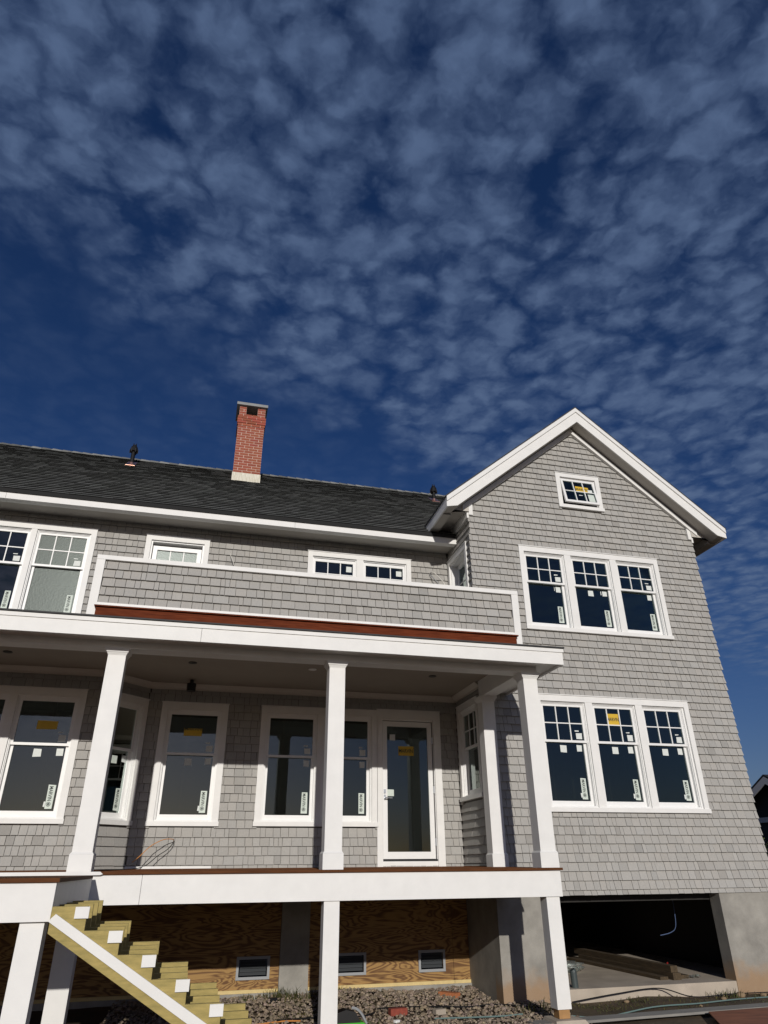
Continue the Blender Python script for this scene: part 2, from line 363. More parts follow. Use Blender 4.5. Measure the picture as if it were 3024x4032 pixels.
wg = wallmesh(gable, XG0+0.018, XG1, SHB, 8.2, [inset(W_GU), inset(W_GL), inset(W_AT)], gc)
wr = wallmesh(retn, -(YD+0.03), -(YG+0.171), -0.36, 6.2, [inset(W_RL), inset(W_RU)])
wf = wallmesh(facet, 0.0, 0.905, -0.3, 2.76, [inset(W_F)], th=0.1)
wb_ = wallmesh(bay, -4.4, -1.60, -0.3, 2.76, [inset(W_B)], th=0.1)
def hole(o): return (o[0]+0.05, o[1]-0.05, o[2]+0.05, o[3]-0.05)
course(main, wm1, -0.93, XG0-0.005, -0.02, 2.75, [hole(W_1), hole(W_2), hole(W_D)], first=0.06)
course(main, wm1, XL+4.0-1.6, XG0-0.005, 3.10, 5.56, [hole(W_S), hole(W_P), hole(W_UL)])
course(gable, wg, XG0, XG1, SHB, 8.1, [hole(W_GU), hole(W_GL), hole(W_AT)], gc, first=0.066, over=0.02)
course(retn, wr, -(YD), -(YG+0.006), 0.0, 2.72, [hole(W_RL)], first=0.04, wmean=0.4)
course(retn, wr, -(YD), -(YG+0.006), 3.30, 5.86, [hole(W_RU)], wmean=0.4)
course(facet, wf, 0.015, 0.885, -0.02, 2.72, [hole(W_F)], first=0.06, wmean=0.36)
course(bay, wb_, -3.9, -1.585, -0.02, 2.72, [hole(W_B)], first=0.06)
PX0, PX1, PZ0, PZ1 = -1.62, 4.362, 2.80, 3.685
wp = box('parapet_wall', backing, house, PX0+0.02, PX1-0.02, YP+0.021, YP+0.16, 2.765, PZ1-0.03)
course(par, wp, PX0+0.10, PX1-0.10, 3.02, 3.62, [], exposure=0.121)
SH.sort(key=lambda s: -s[0])
for sc, v, f, t, wall in SH[:300]: mk('shingle', v, f, shing, wall, t)
g = G()
for sc, v, f, t, wall in SH[300:]: g.add(v, f, t)
tag(g.mk('shingle_cladding', shing, house, tint=True), kind='stuff')

# ------------------------------------------------------------------ lettering
def text_mesh(s):
    cu = bpy.data.curves.new('t', 'FONT'); cu.body = s; cu.size = 1.0; cu.offset = 0.02; cu.resolution_u = 2
    o = bpy.data.objects.new('t', cu); col.objects.link(o); dg = bpy.context.evaluated_depsgraph_get(); dg.update()
    me = bpy.data.meshes.new_from_object(o.evaluated_get(dg)); vs = [(v.co.x, v.co.y) for v in me.vertices]; fs = [tuple(p.vertices) for p in me.polygons]
    bpy.data.objects.remove(o); bpy.data.meshes.remove(me)
    x0 = min(v[0] for v in vs); x1 = max(v[0] for v in vs); y0 = min(v[1] for v in vs); y1 = max(v[1] for v in vs)
    return [((x-x0)/(x1-x0), (y-y0)/(y1-y0)) for x, y in vs], fs
WORD, WORDF = text_mesh('MARVIN')
def word(plane, u0, u1, z0, z1, d, parent, down=False):
    v = []
    for a, b in WORD:
        u, z = (u0+b*(u1-u0), z1-a*(z1-z0)) if down else (u0+a*(u1-u0), z0+b*(z1-z0))
        v.append(plane.p(u, z, d))
    mk('lettering', v, WORDF, ink, parent)
def logo(plane, cu, cz, r, d, parent):
    g = G(); n = 20
    for (ra, rb) in ((r, r*0.8),):
        v = [plane.p(cu+math.cos(2*math.pi*i/n)*q, cz+math.sin(2*math.pi*i/n)*q, d) for q in (ra, rb) for i in range(n)]
        g.add(v, [(i, (i+1) % n, (i+1) % n+n, i+n) for i in range(n)])
    for k in range(5):
        a = math.pi/2+k*2*math.pi/5; q = r*0.38
        v = [plane.p(cu+math.cos(a)*q+math.cos(2*math.pi*i/8)*r*0.26, cz+math.sin(a)*q+math.sin(2*math.pi*i/8)*r*0.26, d) for i in range(8)]
        g.add(v, [tuple(range(8))])
    g.mk('emblem', ink, parent)
def sheet(name, plane, m_, parent, u0, u1, z0, z1, d, jit=0.004):
    j = lambda: random.uniform(-jit, jit)
    pts = [(u0+j(), z0+j()), (u1+j(), z0+j()), (u1+j(), z1+j()), (u0+j(), z1+j())]
    plane.poly(pts, d-0.0006, d, name, m_, parent)

# ------------------------------------------------------------------ windows
def lites(plane, w, u0, u1, z0, z1, d, cols, rows, gm_=glass, bar=0.017):
    """panes and glazing bars filling a sash opening"""
    du = (u1-u0)/cols; dz = (z1-z0)/rows
    for i in range(cols):
        for j in range(rows):
            plane.poly([(u0+i*du, z0+j*dz), (u0+(i+1)*du, z0+j*dz), (u0+(i+1)*du, z0+(j+1)*dz), (u0+i*du, z0+(j+1)*dz)], d-0.004, d, 'pane', gm_, w)
    for i in range(1, cols): plane.box('muntin', trimw, w, u0+i*du-bar/2, u0+i*du+bar/2, z0, z1, d-0.012, d+0.012)
    for j in range(1, rows): plane.box('muntin', trimw, w, u0, u1, z0+j*dz-bar/2, z0+j*dz+bar/2, d-0.010, d+0.010)
def ring(g, plane, u0, u1, z0, z1, a, t, b, d0, d1):
    """picture frame: side width a, top t, bottom b"""
    for q in ((u0, u0+a, z0, z1), (u1-a, u1, z0, z1), (u0+a, u1-a, z0, z0+b), (u0+a, u1-a, z1-t, z1)): g.add(plane.bv(*q, d0, d1), BF)
def casing(plane, w, o, units, cw=0.092, sill=0.07, mull=True, head=0.1):
    u0, u1, z0, z1 = o
    plane.box('sill', white, w, u0-0.012, u1+0.012, z0, z0+sill, 0.0, 0.062)
    plane.box('casing', white, w, u0, u0+cw, z0+sill, z1, 0.0, 0.042)
    plane.box('casing', white, w, u1-cw, u1, z0+sill, z1, 0.0, 0.042)
    plane.box('casing', white, w, u0+cw, u1-cw, z1-head, z1, 0.0, 0.040)
    plane.box('drip_cap', white, w, u0-0.012, u1+0.012, z1+0.001, z1+0.014, 0.0, 0.052)
    for k in range(len(units)-1):
        a, b = units[k][1], units[k+1][0]
        plane.box('casing', white, w, a, b, z0+sill, z1-head, -0.02, 0.036)
def hung(plane, w, u0, u1, z0, z1, grid=(3, 2), split=0.595, stick=('strip', 'sq1', 'sq2'), gl=(glass, glass)):
    """double-hung unit filling the opening u0..u1, z0..z1"""
    g = G(); ring(g, plane, u0-0.015, u1+0.015, z0-0.015, z1+0.015, 0.032, 0.032, 0.03, -0.135, 0.006); ring(g, plane, u0+0.017, u1-0.017, z0+0.017, z1-0.017, 0.012, 0.016, 0.01, -0.13, -0.012)
    g.mk('jamb', trimw, w)
    a, b = u0+0.022, u1-0.022; zm = z0+(z1-z0)*split; zb = z0+0.02; zt = z1-0.02
    # upper sash (outer)
    g = G(); ring(g, plane, a, b, zm-0.03, zt, 0.042, 0.052, 0.036, -0.062, -0.024); g.mk('sash', trimw, w)
    lites(plane, w, a+0.042, b-0.042, zm+0.006, zt-0.052, -0.042, *grid, gm_=gl[0])
    # lower sash (inner)
    g = G(); ring(g, plane, a+0.004, b-0.004, zb, zm+0.012, 0.046, 0.036, 0.082, -0.104, -0.066); g.mk('sash', trimw, w)
    lites(plane, w, a+0.05, b-0.05, zb+0.082, zm-0.024, -0.086, 1, 1, gm_=gl[1])
    d1, d2 = -0.0400, -0.0845; gb = zb+0.082; gr = b-0.05
    if 'strip' in stick:
        sheet('sticker', plane, paper, w, gr-0.13, gr-0.034, gb+0.03, gb+0.345, d2)
        word(plane, gr-0.112, gr-0.060, gb+0.135, gb+0.325, d2+0.001, w, True); logo(plane, gr-0.088, gb+0.09, 0.03, d2+0.001, w)
        if 'tab' in stick: sheet('sticker', plane, paperw, w, gr-0.155, gr-0.131, gb+0.055, gb+0.125, d2)
    if 'sq1' in stick:
        e = b-0.042; sheet('sticker', plane, paperw, w, e-0.135, e-0.03, zm+0.03, zm+0.125, d1); sheet('sticker', plane, paperw, w, e-0.15, e-0.08, zm+0.152, zm+0.17, d1)
    if 'sq2' in stick:
        sheet('sticker', plane, paperw, w, gr-0.12, gr-0.028, zm-0.16, zm-0.06, d2)
        if 'bar2' in stick: sheet('sticker', plane, paperw, w, gr-0.155, gr-0.14, zm-0.14, zm-0.065, d2)
    if 'sq3' in stick:
        c = (a+b)/2-0.03; sheet('sticker', plane, paperw, w, c-0.05, c+0.06, zm-0.18, zm-0.07, d2)
def window(label, loc):
    w = empty('window', loc, house); tag(w, label); return w
# gable: two triple units
GU = [(5.367, 6.187), (6.322, 7.143), (7.275, 8.096)]
w = window('triple double-hung window high on the gable, six small panes above', (6.73, YG, W_GU[2]))
casing(gable, w, W_GU, GU, sill=0.065)
for k, (a, b) in enumerate(GU): hung(gable, w, a, b, W_GU[2]+0.065, W_GU[3]-0.1, split=0.612, stick=[('strip', 'sq1', 'sq2', 'bar2'), ('strip', 'sq2', 'sq3', 'bar2'), ('strip', 'sq1', 'sq2')][k])
w = window('triple double-hung window low on the gable with a bright yellow sticker', (6.73, YG, W_GL[2]))
casing(gable, w, W_GL, GU, sill=0.065)
for k, (a, b) in enumerate(GU): hung(gable, w, a, b, W_GL[2]+0.065, W_GL[3]-0.1, split=0.622, stick=('strip', 'sq1', 'sq2', 'sq3', 'tab'))
sheet('sticker', gable, yellow, w, 6.61, 6.835, 2.105, 2.285, -0.0400); word(gable, 6.618, 6.828, 2.165, 2.225, -0.0392, w)
# attic awning window, propped open
w = window('small six-pane awning window propped open near the gable peak', (6.73, YG, W_AT[2]))
casing(gable, w, W_AT, [(0, 0)], cw=0.092, sill=0.07, head=0.085)
g = G(); ring(g, gable, 6.335, 7.125, 6.27, 6.912, 0.02, 0.02, 0.02, -0.13, 0.004); g.mk('jamb', trimw, w)
def tilt(o, ang, hinge):
    o_ = Vector((hinge[0], hinge[1], hinge[2]+H)); R = Matrix.Rotation(ang, 4, 'X'); wp_ = WL[o.name]
    nw = o_+R @ (wp_-o_); o.rotation_euler = R.to_euler(); o.location = nw-WL[o.parent.name]; WL[o.name] = nw
pre = set(w.children)
g = G(); ring(g, gable, 6.362, 7.098, 6.30, 6.885, 0.045, 0.05, 0.05, -0.03, 0.008); g.mk('sash', trimw, w)
lites(gable, w, 6.407, 7.053, 6.35, 6.835, -0.01, 3, 2)
sheet('sticker', gable, yellow, w, 6.66, 6.95, 6.60, 6.73, -0.008); word(gable, 6.67, 6.94, 6.635, 6.69, -0.0072, w)
sheet('sticker', gable, paperw, w, 6.925, 7.02, 6.60, 6.67, -0.0068); sheet('sticker', gable, paper, w, 6.90, 7.03, 6.37, 6.55, -0.008)
sheet('sticker', gable, paperw, w, 6.70, 6.78, 6.50, 6.515, -0.008)
for o in [c for c in w.children if c not in pre]: tilt(o, -math.radians(11), (6.73, YG+0.02, 6.88))
# upper main wall
w = window('small awning window with panes whitened like a reflection behind the balcony parapet', (-0.84, YD, W_S[2]))
casing(main, w, W_S, [(0, 0)], sill=0.07, head=0.09)
g = G(); ring(g, main, -1.302, -0.37, 4.62, 5.27, 0.03, 0.03, 0.03, -0.14, 0.004); ring(g, main, -1.26, -0.41, 4.66, 5.19, 0.075, 0.075, 0.07, -0.115, -0.06); g.mk('sash', trimw, w)
lites(main, w, -1.185, -0.485, 4.73, 5.115, -0.09, 3, 1, gm_=glarew)
w = window('pair of low windows with small panes behind the balcony parapet', (2.55, YD, W_P[2]))
casing(main, w, W_P, [(1.632, 2.48), (2.61, 3.473)], sill=0.07, head=0.09)
for a, b in ((1.632, 2.48), (2.61, 3.473)):
    g = G(); ring(g, main, a-0.01, b+0.01, 4.61, 5.255, 0.03, 0.03, 0.03, -0.13, 0.004); ring(g, main, a+0.021, b-0.021, 4.64, 5.224, 0.04, 0.062, 0.05, -0.065, -0.02); g.mk('sash', trimw, w)
    lites(main, w, a+0.061, b-0.061, 4.69, 5.162, -0.04, 3, 2)
    sheet('sticker', main, paperw, w, b-0.19, b-0.085, 5.00, 5.11, -0.038)
w = window('tall double window with one unit under wrinkled protective film', (-3.25, YD, W_UL[2]))
UU = [(-4.22, -3.29), (-3.20, -2.322)]
casing(main, w, W_UL, UU, sill=0.07, head=0.09)
hung(main, w, *UU[0], 3.69, 5.26, split=0.60, stick=('strip', 'sq1'))
hung(main, w, *UU[1], 3.69, 5.26, split=0.60, stick=('strip', 'sq1'), gl=(film, film))
# porch windows
w = window('single double-hung window beside the bay under the porch', (-0.2, YD, W_1[2]))
casing(main, w, W_1, [(0, 0)], cw=0.1, sill=0.065, head=0.105)
hung(main, w, -0.614, 0.244, 0.633, 2.298, grid=(1, 1), split=0.60, stick=('strip', 'sq1', 'sq2', 'sq3', 'tab'))
sheet('sticker', main, yellow, w, -0.33, -0.045, 1.90, 2.02, -0.0400); word(main, -0.32, -0.055, 1.985, 2.035, -0.0392, w)
w = window('double window half hidden by the middle porch column', (1.88, YD, W_2[2]))
U2 = [(0.985, 1.838), (1.93, 2.785)]
casing(main, w, W_2, U2, cw=0.096, sill=0.065, head=0.105)
for a, b in U2: hung(main, w, a, b, 0.637, 2.303, grid=(1, 1), split=0.60, stick=('strip', 'sq1', 'sq2'))
w = window('wide double-hung window in the bay with a yellow sticker', (-2.7, YB, W_B[2]))
UB = [(-3.62, -2.83), (-2.722, -1.874)]
casing(bay, w, W_B, UB, cw=0.096, sill=0.065, head=0.105)
for a, b in UB: hung(bay, w, a, b, 0.623, 2.292, grid=(1, 1), split=0.60, stick=('strip', 'sq1', 'sq2', 'sq3', 'tab'))
sheet('sticker', bay, yellow, w, -2.395, -2.115, 1.824, 1.943, -0.0400)
w = window('narrow double-hung window on the angled bay face behind the column', (-1.25, YD-0.3, W_F[2]))
casing(facet, w, W_F, [(0, 0)], cw=0.085, sill=0.065, head=0.105)
# the facet runs right to left, so stickers sit at its left edge there; place them by hand
hung(facet, w, 0.105, 0.735, 0.635, 2.312, grid=(1, 1), split=0.60, stick=())
sheet('sticker', facet, paper, w, 0.20, 0.29, 0.77, 1.08, -0.0845); sheet('sticker', facet, paperw, w, 0.19, 0.27, 1.45, 1.55, -0.0845); sheet('sticker', facet, paper, w, 0.36, 0.46, 1.42, 1.53, -0.0845)
fl = Plane((FX+0.02, FY+0.02), (-1, -1), (1, -1)); fl.t = -fl.t
word(fl, -0.268, -0.22, 0.87, 1.06, -0.0835, w, True); logo(fl, -0.245, 0.83, 0.028, -0.0835, w)
# return wall windows
w = window('narrow window on the side wall at the end of the porch', (XG0, 11.2, W_RL[2]))
casing(retn, w, W_RL, [(0, 0)], cw=0.09, sill=0.065, head=0.1)
hung(retn, w, -11.61, -10.79, 1.02, 2.40, split=0.56, stick=())
w = window('narrow window on the side wall above the porch roof', (XG0, 11.2, W_RU[2]))
casing(retn, w, W_RU, [(0, 0)], cw=0.09, sill=0.065, head=0.1)
g = G(); ring(g, retn, -11.655, -10.81, 3.81, 5.25, 0.03, 0.03, 0.03, -0.19, 0.004); ring(g, retn, -11.625, -10.84, 3.84, 5.22, 0.06, 0.085, 0.08, -0.165, -0.12); g.mk('sash', trimw, w)
lites(retn, w, -11.565, -10.90, 3.92, 5.135, -0.142, 2, 4)

# ------------------------------------------------------------------ porch door
dr = empty('door', (3.42, YD, DECK), house); tag(dr, 'white framed full-glass porch door with a yellow sticker')
main.box('casing', white, dr, W_D[0], 2.968, -0.005, W_D[3], 0.0, 0.042); main.box('casing', white, dr, 3.895, W_D[1], -0.005, W_D[3], 0.0, 0.042)
main.box('casing', white, dr, 2.968, 3.895, 2.285, W_D[3], 0.0, 0.040); main.box('drip_cap', white, dr, W_D[0]-0.01, W_D[1]+0.01, W_D[3]+0.001, W_D[3]+0.014, 0.0, 0.05)
main.box('threshold', white, dr, 2.968, 3.895, -0.005, 0.072, -0.08, 0.02); main.box('threshold_gasket', black, dr, 2.968, 3.895, 0.0725, 0.100, -0.10, -0.012)
g = G(); ring(g, main, 2.968, 3.895, 0.1005, 2.285, 0.008, 0.022, 0.0, -0.14, 0.002); g.mk('jamb', trimw, dr)
g = G(); ring(g, main, 2.984, 3.868, 0.106, 2.252, 0.078, 0.085, 0.103, -0.062, -0.016); g.mk('door_leaf', trimw, dr)
main.poly([(3.062, 0.209), (3.79, 0.209), (3.79, 2.167), (3.062, 2.167)], -0.042, -0.038, 'pane', glass, dr)
g = G(); g.add(main.bv(2.997, 3.03, 1.085, 1.145, -0.016, 0.004), BF); g.add(main.bv(3.0, 3.028, 0.985, 1.06, -0.016, 0.006), BF)
g.cyl(main.p(3.014, 1.01, 0.0), main.p(3.014, 1.01, 0.045), 0.012); g.cyl(main.p(3.008, 1.01, 0.045), main.p(3.13, 1.006, 0.05), 0.010, 0.008); g.mk('handle', steel, dr)
for zz in (0.35, 1.15, 1.95): main.box('hinge', steel, dr, 3.866, 3.893, zz-0.055, zz+0.055, -0.02, -0.006)
sheet('sticker', main, paperw, dr, 3.115, 3.215, 1.935, 2.035, -0.036); sheet('sticker', main, yellow, dr, 3.268, 3.538, 1.692, 1.842, -0.036)
word(main, 3.28, 3.527, 1.738, 1.80, -0.0352, dr); sheet('sticker', main, paper, dr, 3.066, 3.178, 1.044, 1.146, -0.036)

# ------------------------------------------------------------------ main roof
MS = 0.833; RY, RZ = 14.6, 5.717+MS*(14.6-YE)
rf = G().prism([(YE-0.02, 5.702), (RY, RZ-0.015), (2*RY-YE+0.02, 5.702), (2*RY-YE+0.02, 5.62), (RY, RZ-0.12), (YE-0.02, 5.63)], XL-0.3, 4.32, 'x')
rf.prism([(11.9, 5.702+MS*(11.9-YE+0.02)), (RY, RZ-0.015), (2*RY-YE+0.02, 5.702), (2*RY-YE+0.02, 5.62), (RY, RZ-0.12), (11.9, 5.60+MS*(11.9-YE+0.02))], 4.32, 8.9, 'x')
roof = rf.mk('roof', roofb, house); tag(roof, 'dark charcoal asphalt shingle roof')
RS = []
cs, sn = 1/math.sqrt(1+MS*MS), MS/math.sqrt(1+MS*MS)
L = (RY-YE)/cs; e = 0.142; nrow = int(L/e)+1
for i in range(nrow):
    s0 = i*e-0.012; s1 = min(s0+e+0.02, L)
    x = XL-0.25-random.uniform(0, 0.3); thick = False
    while x < 8.2:
        wd = random.uniform(0.10, 0.34); thick = random.random() < 0.5
        a, b = x, min(x+wd-0.003, 8.6); x += wd
        zm_ = 5.717+MS*(s0*cs+0.05); lim = 6.742-(8.43-zm_)/gm if zm_ > 5.80 else 4.33
        if a > lim+0.12: break
        b = min(b, lim+0.15)
        hb = (0.031 if thick else 0.027); ht = 0.004
        s0j = s0+random.uniform(-0.0015, 0.0015)
        def R(xx, s, h): return (xx, YE+s*cs-h*sn, 5.702+s*sn+h*cs)
        v = [R(a, s0j, hb), R(b, s0j, hb), R(b, s1, ht), R(a, s1, ht), R(a, s0j, 0.0), R(b, s0j, 0.0), R(b, s1, 0.0), R(a, s1, 0.0)]
        v += [v[0], v[1], v[4], v[5]]
        f = [(0, 1, 2, 3), (8, 10, 11, 9), (1, 5, 6, 2), (3, 7, 4, 0)]
        tv = random.choice((0.78, 0.92, 1.0, 1.0, 1.1, 1.25))*random.uniform(0.93, 1.07)
        tc_ = (tv, tv*random.uniform(0.99, 1.03), tv); c = Vector(v[0]); RS.append(((1 if abs(c.x/c.y+0.0) < 0.5 else 0)*(b-a)*e/c.length**2, v, f, [tc_]*8+[(0.055, 0.055, 0.055)]*4))
RS.sort(key=lambda q: -q[0])
for sc, v, f, t in RS[:300]: mk('roof_shingle', v, f, roofm, roof, t)
g = G()
for sc, v, f, t in RS[300:]: g.add(v, f); g.t[-len(v):] = t
tag(g.mk('roof_shingles', roofm, house, tint=True), kind='stuff')
# ridge cap pieces
x = XL-0.3
while x < 5.6:
    hb, ht = random.uniform(0.028, 0.036), 0.012; yl = 0.13
    v = []
    for xx, hh in ((x, hb), (x+0.30, ht)):
        v += [(xx, RY-yl, RZ-yl*MS+hh), (xx, RY, RZ+hh), (xx, RY+yl, RZ-yl*MS+hh), (xx, RY-yl, RZ-yl*MS-0.01), (xx, RY+yl, RZ-yl*MS-0.01)]
    tv = random.uniform(0.9, 2.0)
    mk('ridge_cap', v, [(0, 1, 6, 5), (1, 2, 7, 6), (0, 5, 8, 3), (2, 4, 9, 7), (0, 3, 4, 2, 1), (5, 6, 7, 9, 8)], roofm, roof, (tv, tv, tv))
    x += 0.215
# eaves: fascia boards, soffit
xs = [XL-0.3, -3.66, 1.2, XG0-0.003]
for a, b in zip(xs, xs[1:]): box('fascia_board', white, house, a, b-0.004, YE, YE+0.15, 5.518, 5.700)
box('drip_edge', vinyl, house, XL-0.3, XG0-0.01, YE-0.012, YE-0.001, 5.69, 5.703)
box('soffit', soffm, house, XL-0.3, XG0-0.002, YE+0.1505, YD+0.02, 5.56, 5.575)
# vent pipes
def vent(x, y, h, label):
    z = 5.717+MS*(y-YE); vp = empty('vent_pipe', (x, y, z), house); tag(vp, label)
    G().cyl((x, y, z-0.05), (x, y, z+h), 0.045, n=16).mk('pipe', blackm, vp, smooth=False)
    g = G(); zc_ = z+h
    g.cyl((x, y, zc_-0.17), (x, y, zc_-0.05), 0.092, 0.07, 16); g.cyl((x, y, zc_-0.05), (x, y, zc_), 0.07, 0.03, 16)
    for s in (-1, 1): g.cyl((x+s*0.022, y, zc_-0.01), (x+s*0.026, y, zc_+0.055), 0.014, 0.010, 8)
    for k in range(6):
        a = k*math.pi/3; g.box(x+math.cos(a)*0.085-0.008, x+math.cos(a)*0.085+0.008, y+math.sin(a)*0.085-0.008, y+math.sin(a)*0.085+0.008, zc_-0.20, zc_-0.10)
    g.mk('cap', blackm, vp)
    g = G(); g.cyl((x, y, z-0.06), (x, y, z+0.035), 0.075, 0.055, 16)
    g.prism([(y-0.16, z-0.16*MS+0.02), (y+0.16, z+0.16*MS+0.02), (y+0.16, z+0.16*MS+0.026), (y-0.16, z-0.16*MS+0.026)], x-0.1, x+0.1, 'x'); g.mk('flashing', copper, vp)
vent(-2.25, 14.03, 0.50, 'black capped vent pipe left of the chimney'); vent(4.87, 13.95, 0.40, 'black capped vent pipe beside the gable roof')

# ------------------------------------------------------------------ chimney
CY0, CX0, CX1 = 13.62, -0.02, 0.592
ch = empty('chimney', (0.286, CY0+0.3, 7.5), house); tag(ch, 'square red brick chimney with pale mortar and a flat stone cap')
CY1 = CY0+0.612; BH = 0.0677
box('flashing', flashm, ch, CX0-0.012, CX1+0.012, CY0-0.012, CY1+0.012, 7.0, 7.945)
OX0, OX1, OZ0, OZ1 = 0.146, 0.405, 9.53, 9.765
mi = 0.003
g = G(); g.box(CX0+mi, CX1-mi, CY0+mi, CY1-mi, 7.9, OZ0); 
for (a, b) in ((CX0+mi, OX0-mi), (OX1+mi, CX1-mi)): g.box(a, b, CY0+mi, CY1-mi, OZ0, OZ1+0.005)
g.mk('mortar', mortar, ch)
box('flue_shade_block', mat('flue_shade', (0.006, 0.006, 0.006), 1.0, spec=0.0), ch, OX0-mi, OX1+mi, CY0+0.30, CY1-0.05, OZ0+0.002, OZ1+0.003)  # black block added in the opening; its colour stands for the dark inside
brick_me = {}
def brick(cx, cy, cz, lx, ly, lz):
    key = (round(lx, 3), round(ly, 3), round(lz, 3), random.randrange(4))
    if key not in brick_me:
        v = [(x+random.uniform(-.0015, .0015), y, z+random.uniform(-.001, .001)) for x, y, z in bxv(-lx/2, lx/2, -ly/2, ly/2, -lz/2, lz/2)]
        me = bpy.data.meshes.new('brick'); me.from_pydata(v, [], BF); me.materials.append(brickm)
        a = me.color_attributes.new('tint', 'FLOAT_COLOR', 'POINT'); tv = random.uniform(0.8, 1.25)
        a.data.foreach_set('color', [tv, tv*random.uniform(0.85, 1.1), tv, 1.0]*8); brick_me[key] = me
    o = bpy.data.objects.new('brick', brick_me[key]); col.objects.link(o); place(o, (cx, cy, cz+H), ch)
joint = 0.0095
for r in range(27):
    z = 7.948+r*BH; zc2 = z+(BH-joint)/2
    corb = 0.013 if r in (19, ) else (0.026 if r in (20, 21, 22) else 0.0)
    x0, x1, y0, y1 = CX0-corb, CX1+corb, CY0-corb, CY1+corb
    full = (x1-x0)/3
    cuts = [x0, x0+full, x0+2*full, x1] if r % 2 == 0 else [x0, x0+full/2, x0+1.5*full, x0+2.5*full, x1]
    for a, b in zip(cuts, cuts[1:]):
        segs = [(a, b)]
        if z+0.02 > OZ0 and z < OZ1: segs = [(max(a, p), min(b, q)) for p, q in ((x0, OX0), (OX1, x1)) if min(b, q)-max(a, p) > 0.03]
        for p, q in segs: brick((p+q)/2, y0+0.05, zc2, q-p-joint, 0.1, BH-joint)
    cuts = [y0+0.105, y0+0.105+full*0.5, y0+0.105+full*1.5, y1] if r % 2 == 0 else [y0+0.105, y0+0.105+full, y0+0.105+full*2, y1]
    for a, b in zip(cuts, cuts[1:]):
        brick(x0+0.05, (a+b)/2, zc2, 0.1, b-a-joint, BH-joint)
        brick(x1-0.05, (a+b)/2, zc2, 0.1, b-a-joint, BH-joint)
box('cap_stone', stone, ch, CX0-0.07, CX1+0.045, CY0-0.06, CY1+0.06, 9.79, 9.862)

# ------------------------------------------------------------------ gable wing roof
GX = 6.745; GT = 8.43; XE0, XE1 = 3.80, 9.69
def rk(x, dz=0.0): return GT-gm*abs(x-GX)+dz
gr_ = G()
for sx, xe in ((-1, XE0-0.02), (1, XE1+0.02)):
    gr_.prism([(GX, GT), (xe, rk(xe)), (xe, rk(xe)+0.028), (GX, GT+0.028)], YK-0.025, 17.5, 'y')
gr_.mk('gable_roof', membr, house)
def rake(name, zt, zb, y0, y1, m_, end=True):
    for sx, xe in ((-1, XE0), (1, XE1)):
        G().prism([(GX, GT+zt), (xe, rk(xe)+zt), (xe, rk(xe)+max(zb, -0.205)), (GX+sx*abs(GX-xe)*(0.93 if zb < -0.25 else 1.0), rk(GX+sx*abs(GX-xe)*(0.93 if zb < -0.25 else 1.0))+zb), (GX, GT+zb)], y0, y1, 'y').mk(name, m_, house)
rake('rake_crown', -0.002, -0.10, YK-0.022, YK+0.03, white)
rake('rake_board', -0.102, -0.335, YK, YK+0.03, white)
for sx, xe, xe2 in ((-1, XE0+0.031, XE0+0.17), (1, XE1-0.031, XE1-0.17)):   # sloping soffit under the rakes
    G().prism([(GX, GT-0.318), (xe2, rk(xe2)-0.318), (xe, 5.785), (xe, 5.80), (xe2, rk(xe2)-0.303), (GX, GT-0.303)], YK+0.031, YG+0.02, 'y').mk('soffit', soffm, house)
    # thin frieze trim on the wall under the soffit
    xw = XG0-0.13 if sx < 0 else XG1+0.13
    za = lambda x: 8.085-gm*abs(x-AX)
    G().prism([(AX, za(AX)), (xw, za(xw)), (xw, za(xw)-0.105), (AX, za(AX)-0.105)], YG-0.05, YG+0.029, 'y').mk('frieze_board', white, house)
    q0, q1 = (XE0+0.17, XG0-0.001) if sx < 0 else (XE1-0.17, XG1+0.001)
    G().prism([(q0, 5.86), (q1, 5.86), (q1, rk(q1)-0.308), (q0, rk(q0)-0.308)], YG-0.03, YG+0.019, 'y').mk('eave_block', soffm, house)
    x0, x1 = (XG0-0.004, XG0+0.075) if sx < 0 else (XG1-0.075, XG1+0.004)
    box('corner_block', white, house, x0, x1, YG-0.020, YG+0.0285, 5.80, 6.10)
    # eave box running back along the wing's side
    xa, xb = (XE0, XG0) if sx < 0 else (XG1, XE1); yb = 11.55 if sx < 0 else 16.0
    xf = (XE0, XE0+0.03) if sx < 0 else (XE1-0.03, XE1)
    box('fascia_board', white, house, *xf, YK+0.031, yb, 5.76, rk(XE0)-0.004)
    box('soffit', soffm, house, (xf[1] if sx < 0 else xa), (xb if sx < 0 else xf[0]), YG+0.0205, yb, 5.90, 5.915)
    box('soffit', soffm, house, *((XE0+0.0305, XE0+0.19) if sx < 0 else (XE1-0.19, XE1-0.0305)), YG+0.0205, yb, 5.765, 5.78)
    box('eave_liner', white, house, *((XE0+0.175, XE0+0.19) if sx < 0 else (XE1-0.19, XE1-0.175)), YG+0.0205, yb, 5.7805, 5.8995)
    box('frieze_board', white, house, *((XG0-0.04, XG0-0.001) if sx < 0 else (XG1+0.001, XG1+0.04)), YG-0.002, yb, 5.74, 5.8995)

